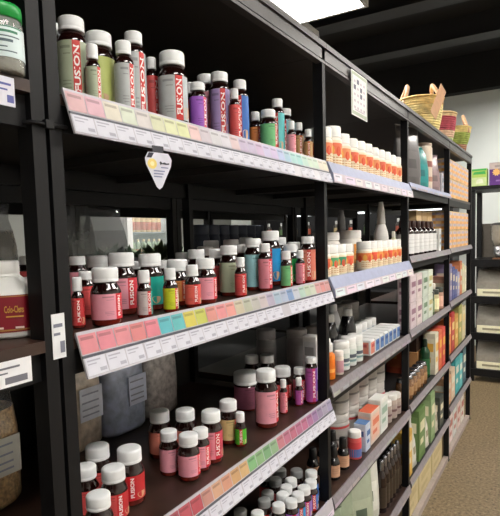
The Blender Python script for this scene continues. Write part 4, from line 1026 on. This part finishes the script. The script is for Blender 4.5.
grain_bag('bag_of_grain', -.80, .84, 1.372, .28, .16, .27, (126, 112, 92), 'large clear bag seen through the left bay behind the red-labelled tub', var=.4, sc_=20, alpha=.6)
grain_bag('bag_of_grain', -.80, 1.20, 1.372, .17, .13, .30, (176, 180, 180), 'grey clear bag behind the pink-labelled bottles, nearest the post', var=.25, sc_=14, alpha=.4)
grain_bag('bag_of_grain', -.84, 1.395, 1.372, .17, .13, .27, (140, 146, 152), 'darker grey clear bag behind the pink-labelled bottles, second along', var=.35, sc_=18, alpha=.45)
for i in range(7):
    tub('storage_tin', -.86, 2.03+.088*i, 1.37, .042, .222, (66, 72, 88), (76, 84, 102), [(.15, .7, (60, 66, 84))], 'blue-grey tin on the rack behind, %s from left' % ORD[i], 'tin', 'blue-grey tins on the rack behind', n=14)
def leafy(x, y, z, s, label, hue, seed, nl=46):
    t = thing('potted_herb', label, 'plant', (x, y, z+EPS), 0)
    MB().lathe([(.05*s, 0), (.065*s, .09*s), (.068*s, .10*s), (.06*s, .10*s), (.055*s, .09*s), (.01, .088*s)], 16).build('pot', cmat((40, 38, 36), .6), t)
    rn = random.Random(seed); m = MB()
    for k in range(nl):
        a = rn.uniform(0, 2*PI); e = rn.uniform(.1, 1.2); L = rn.uniform(.07, .15)*s
        d = Vector((math.cos(a)*math.cos(e), math.sin(a)*math.cos(e), math.sin(e))); p = Vector((0, 0, .1*s))+d*L*.5
        sd = d.cross(Vector((0, 0, 1))).normalized()*.022*s; up = Vector((0, 0, .01*s))
        m.face(m.pts([p, p+d*L*.35+sd+up, p+d*L*.75+up*.5, p+d*L*.35-sd+up]), 0)
        m.tube([(0, 0, .09*s), tuple(p)], .0018*s, 4, 0)
    m.build('foliage', cmat(hue, .5), t, fix=False)
leafy(-.80, 1.64, 1.37, .6, 'small dark leafy potted herb behind the amber bottles, beside the back post', (84, 96, 66), 3)
leafy(-.95, 1.84, 1.37, .6, 'small olive potted herb left of the blue-grey tins', (96, 100, 74), 9)
# produce table and glass fridge beyond
t = thing('produce_table', 'dark produce table with crates of greens beyond the shelving', 'table', (-2.55, 3.25, 0))
MB().box(-.35, .35, -1.0, 1.0, .80, .84).build('table_top', cmat((44, 40, 38), .5), t)
for sx in (-1, 1):
    for sy in (-1, 1): MB().box(sx*.31-.025, sx*.31+.025, sy*.95-.025, sy*.95+.025, 0, .80).build('leg', BLACK, t)
for i in range(4):
    y = 2.52+.47*i
    c = thing('produce_crate', 'black crate of greens on the produce table, %s from left' % ORD[i], 'crate', (-2.5, y, .842), 0, 'black crates of greens')
    m = MB(); m.box(-.25, .25, -.2, .2, 0, .02)
    for a in ((-.25, -.235, -.2, .2), (.235, .25, -.2, .2), (-.235, .235, -.2, -.185), (-.235, .235, .185, .2)):
        for z0 in (.02, .16, .30, .44): m.box(a[0], a[1], a[2], a[3], z0, z0+.11)
    m.build('crate_body', cmat((24, 24, 26), .5), c)
    rn = random.Random(20+i); m = MB()
    for k in range(90):
        p = Vector((rn.uniform(-.2, .2), rn.uniform(-.16, .16), .45+rn.uniform(0, .16))); d = Vector((rn.uniform(-1, 1), rn.uniform(-1, 1), rn.uniform(0, 1))).normalized()*.07
        sd = d.cross(Vector((.3, .2, 1))).normalized()*.035
        m.face(m.pts([p-d, p+sd, p+d, p-sd]), 0)
    m.box(-.23, .23, -.18, .18, .40, .46, 0)
    g_ = m.build('greens', cmat(((60, 84, 44), (44, 60, 44), (80, 96, 60), (50, 64, 40))[i], .5), c, fix=False); g_['kind'] = 'stuff'
FRW = cmat((206, 208, 208), .4)
t = thing('drinks_fridge', 'white glass-door drinks fridge standing beyond the produce table', 'fridge', (-3.86, 4.70, 0))
m = MB(); m.box(-.30, .26, -.40, -.36, 0, 2.1); m.box(-.30, .26, .36, .40, 0, 2.1); m.box(-.30, .26, -.36, .36, 0, .12); m.box(-.30, .26, -.36, .36, 1.98, 2.1); m.box(-.30, -.26, -.36, .36, .12, 1.98); m.build('cabinet', FRW, t)
m = MB(); m.box(.265, .30, -.40, -.32, .1, 2.06); m.box(.265, .30, .32, .40, .1, 2.06); m.box(.265, .30, -.32, .32, .1, .18); m.box(.265, .30, -.32, .32, 1.98, 2.06); dr = m.build('door', FRW, t)
MB().box(.278, .284, -.32, .32, .18, 1.98).build('door_glass', mat('fridge_glass', (200, 216, 214), .05, alpha=.15, var=.02), dr)
for z in (.5, .95, 1.3, 1.62): MB().box(-.24, .22, -.355, .355, z-.012, z).build('shelf', cmat((150, 154, 154), .4), t)
MB().box(-.1, .1, -.35, .35, 1.955, 1.975).build('fridge_lamp', mat('fridge_lamp', (240, 246, 250), .5, emit=(236, 244, 250), estr=5), t)
for r_, z in enumerate((1.30, 1.62)):
    for i in range(7):
        y = 4.70-.28+.093*i
        slim_bottle('drink_bottle', -3.70, y, z, .035, .235, 0, (226, 206, 170), ((206, 150, 110), (190, 96, 70))[r_], 'bottle on the %s fridge shelf, %s from left' % (('middle', 'upper')[r_], ORD[i]), 'bottle', 'bottles in the drinks fridge', capr=.5, caph=.12, gm=cmat(((150, 170, 140), (216, 180, 130))[r_], .3), n=12)
# cabinet added to darken the bright far wall behind the open middle shelves
t = thing('backdrop_cabinet', 'dark added cabinet with bright louvre strips, seen through the second bay', 'fridge', (-2.0, 7.06, 0))
m = MB(); m.box(-1.45, 1.45, .16, .20, 0, 2.2, 0); m.box(-1.45, 1.45, -.25, .16, 0, .35, 0); m.box(-1.45, 1.45, -.25, .16, 2.08, 2.2, 0); m.box(-1.45, -1.41, -.25, .16, .35, 2.08, 0); m.box(1.41, 1.45, -.25, .16, .35, 2.08, 0); m.build('cabinet', cmat((20, 20, 22), .5), t)
for z in (.75, 1.15, 1.52):
    MB().box(-1.40, 1.40, -.20, .155, z-.012, z).build('shelf', cmat((44, 44, 46), .5), t)
for z in (1.80, 1.93):
    for x0, x1 in ((-1.2, -.35), (-.2, .5), (.65, 1.3)): MB().box(x0, x1, -.18, -.16, z, z+.025).build('louvre_strip', mat('louvre_glow', (240, 246, 250), .5, emit=(240, 246, 250), estr=1.6), t)  # added glowing strips standing in for bright louvres in the distance
for i in range(12):
    slim_bottle('drink_bottle', -3.25+.22*i, 7.0, 1.52, .04, .2, 0, (200, 200, 196), ((150, 70, 50), (70, 96, 60), (170, 150, 110))[i % 3], 'bottle in the dark added cabinet, %s from left' % ORD[i], 'bottle', 'bottles in the added cabinet', n=10, gm=cmat((44, 40, 36), .3))
# window high on the left wall
t = thing('window_1', 'bright window', 'window', (XL+.02, 3.95, 2.05)); t['kind'] = 'structure'
DAY = mat('daylight_pane', (230, 238, 240), .3, emit=(232, 240, 244), estr=2.2)
m = MB(); m.box(0, .02, -.5, .7, 0, .7); m.build('pane', DAY, t)
m = MB()
for y in (-.5, -.28, -.06, .16, .38, .66): m.box(.02, .06, y, y+.04, 0, .7)
for z in (0, .30, .66): m.box(.02, .06, -.5, .7, z, z+.04)
m.build('window_frame', cmat((70, 74, 76), .5), t)
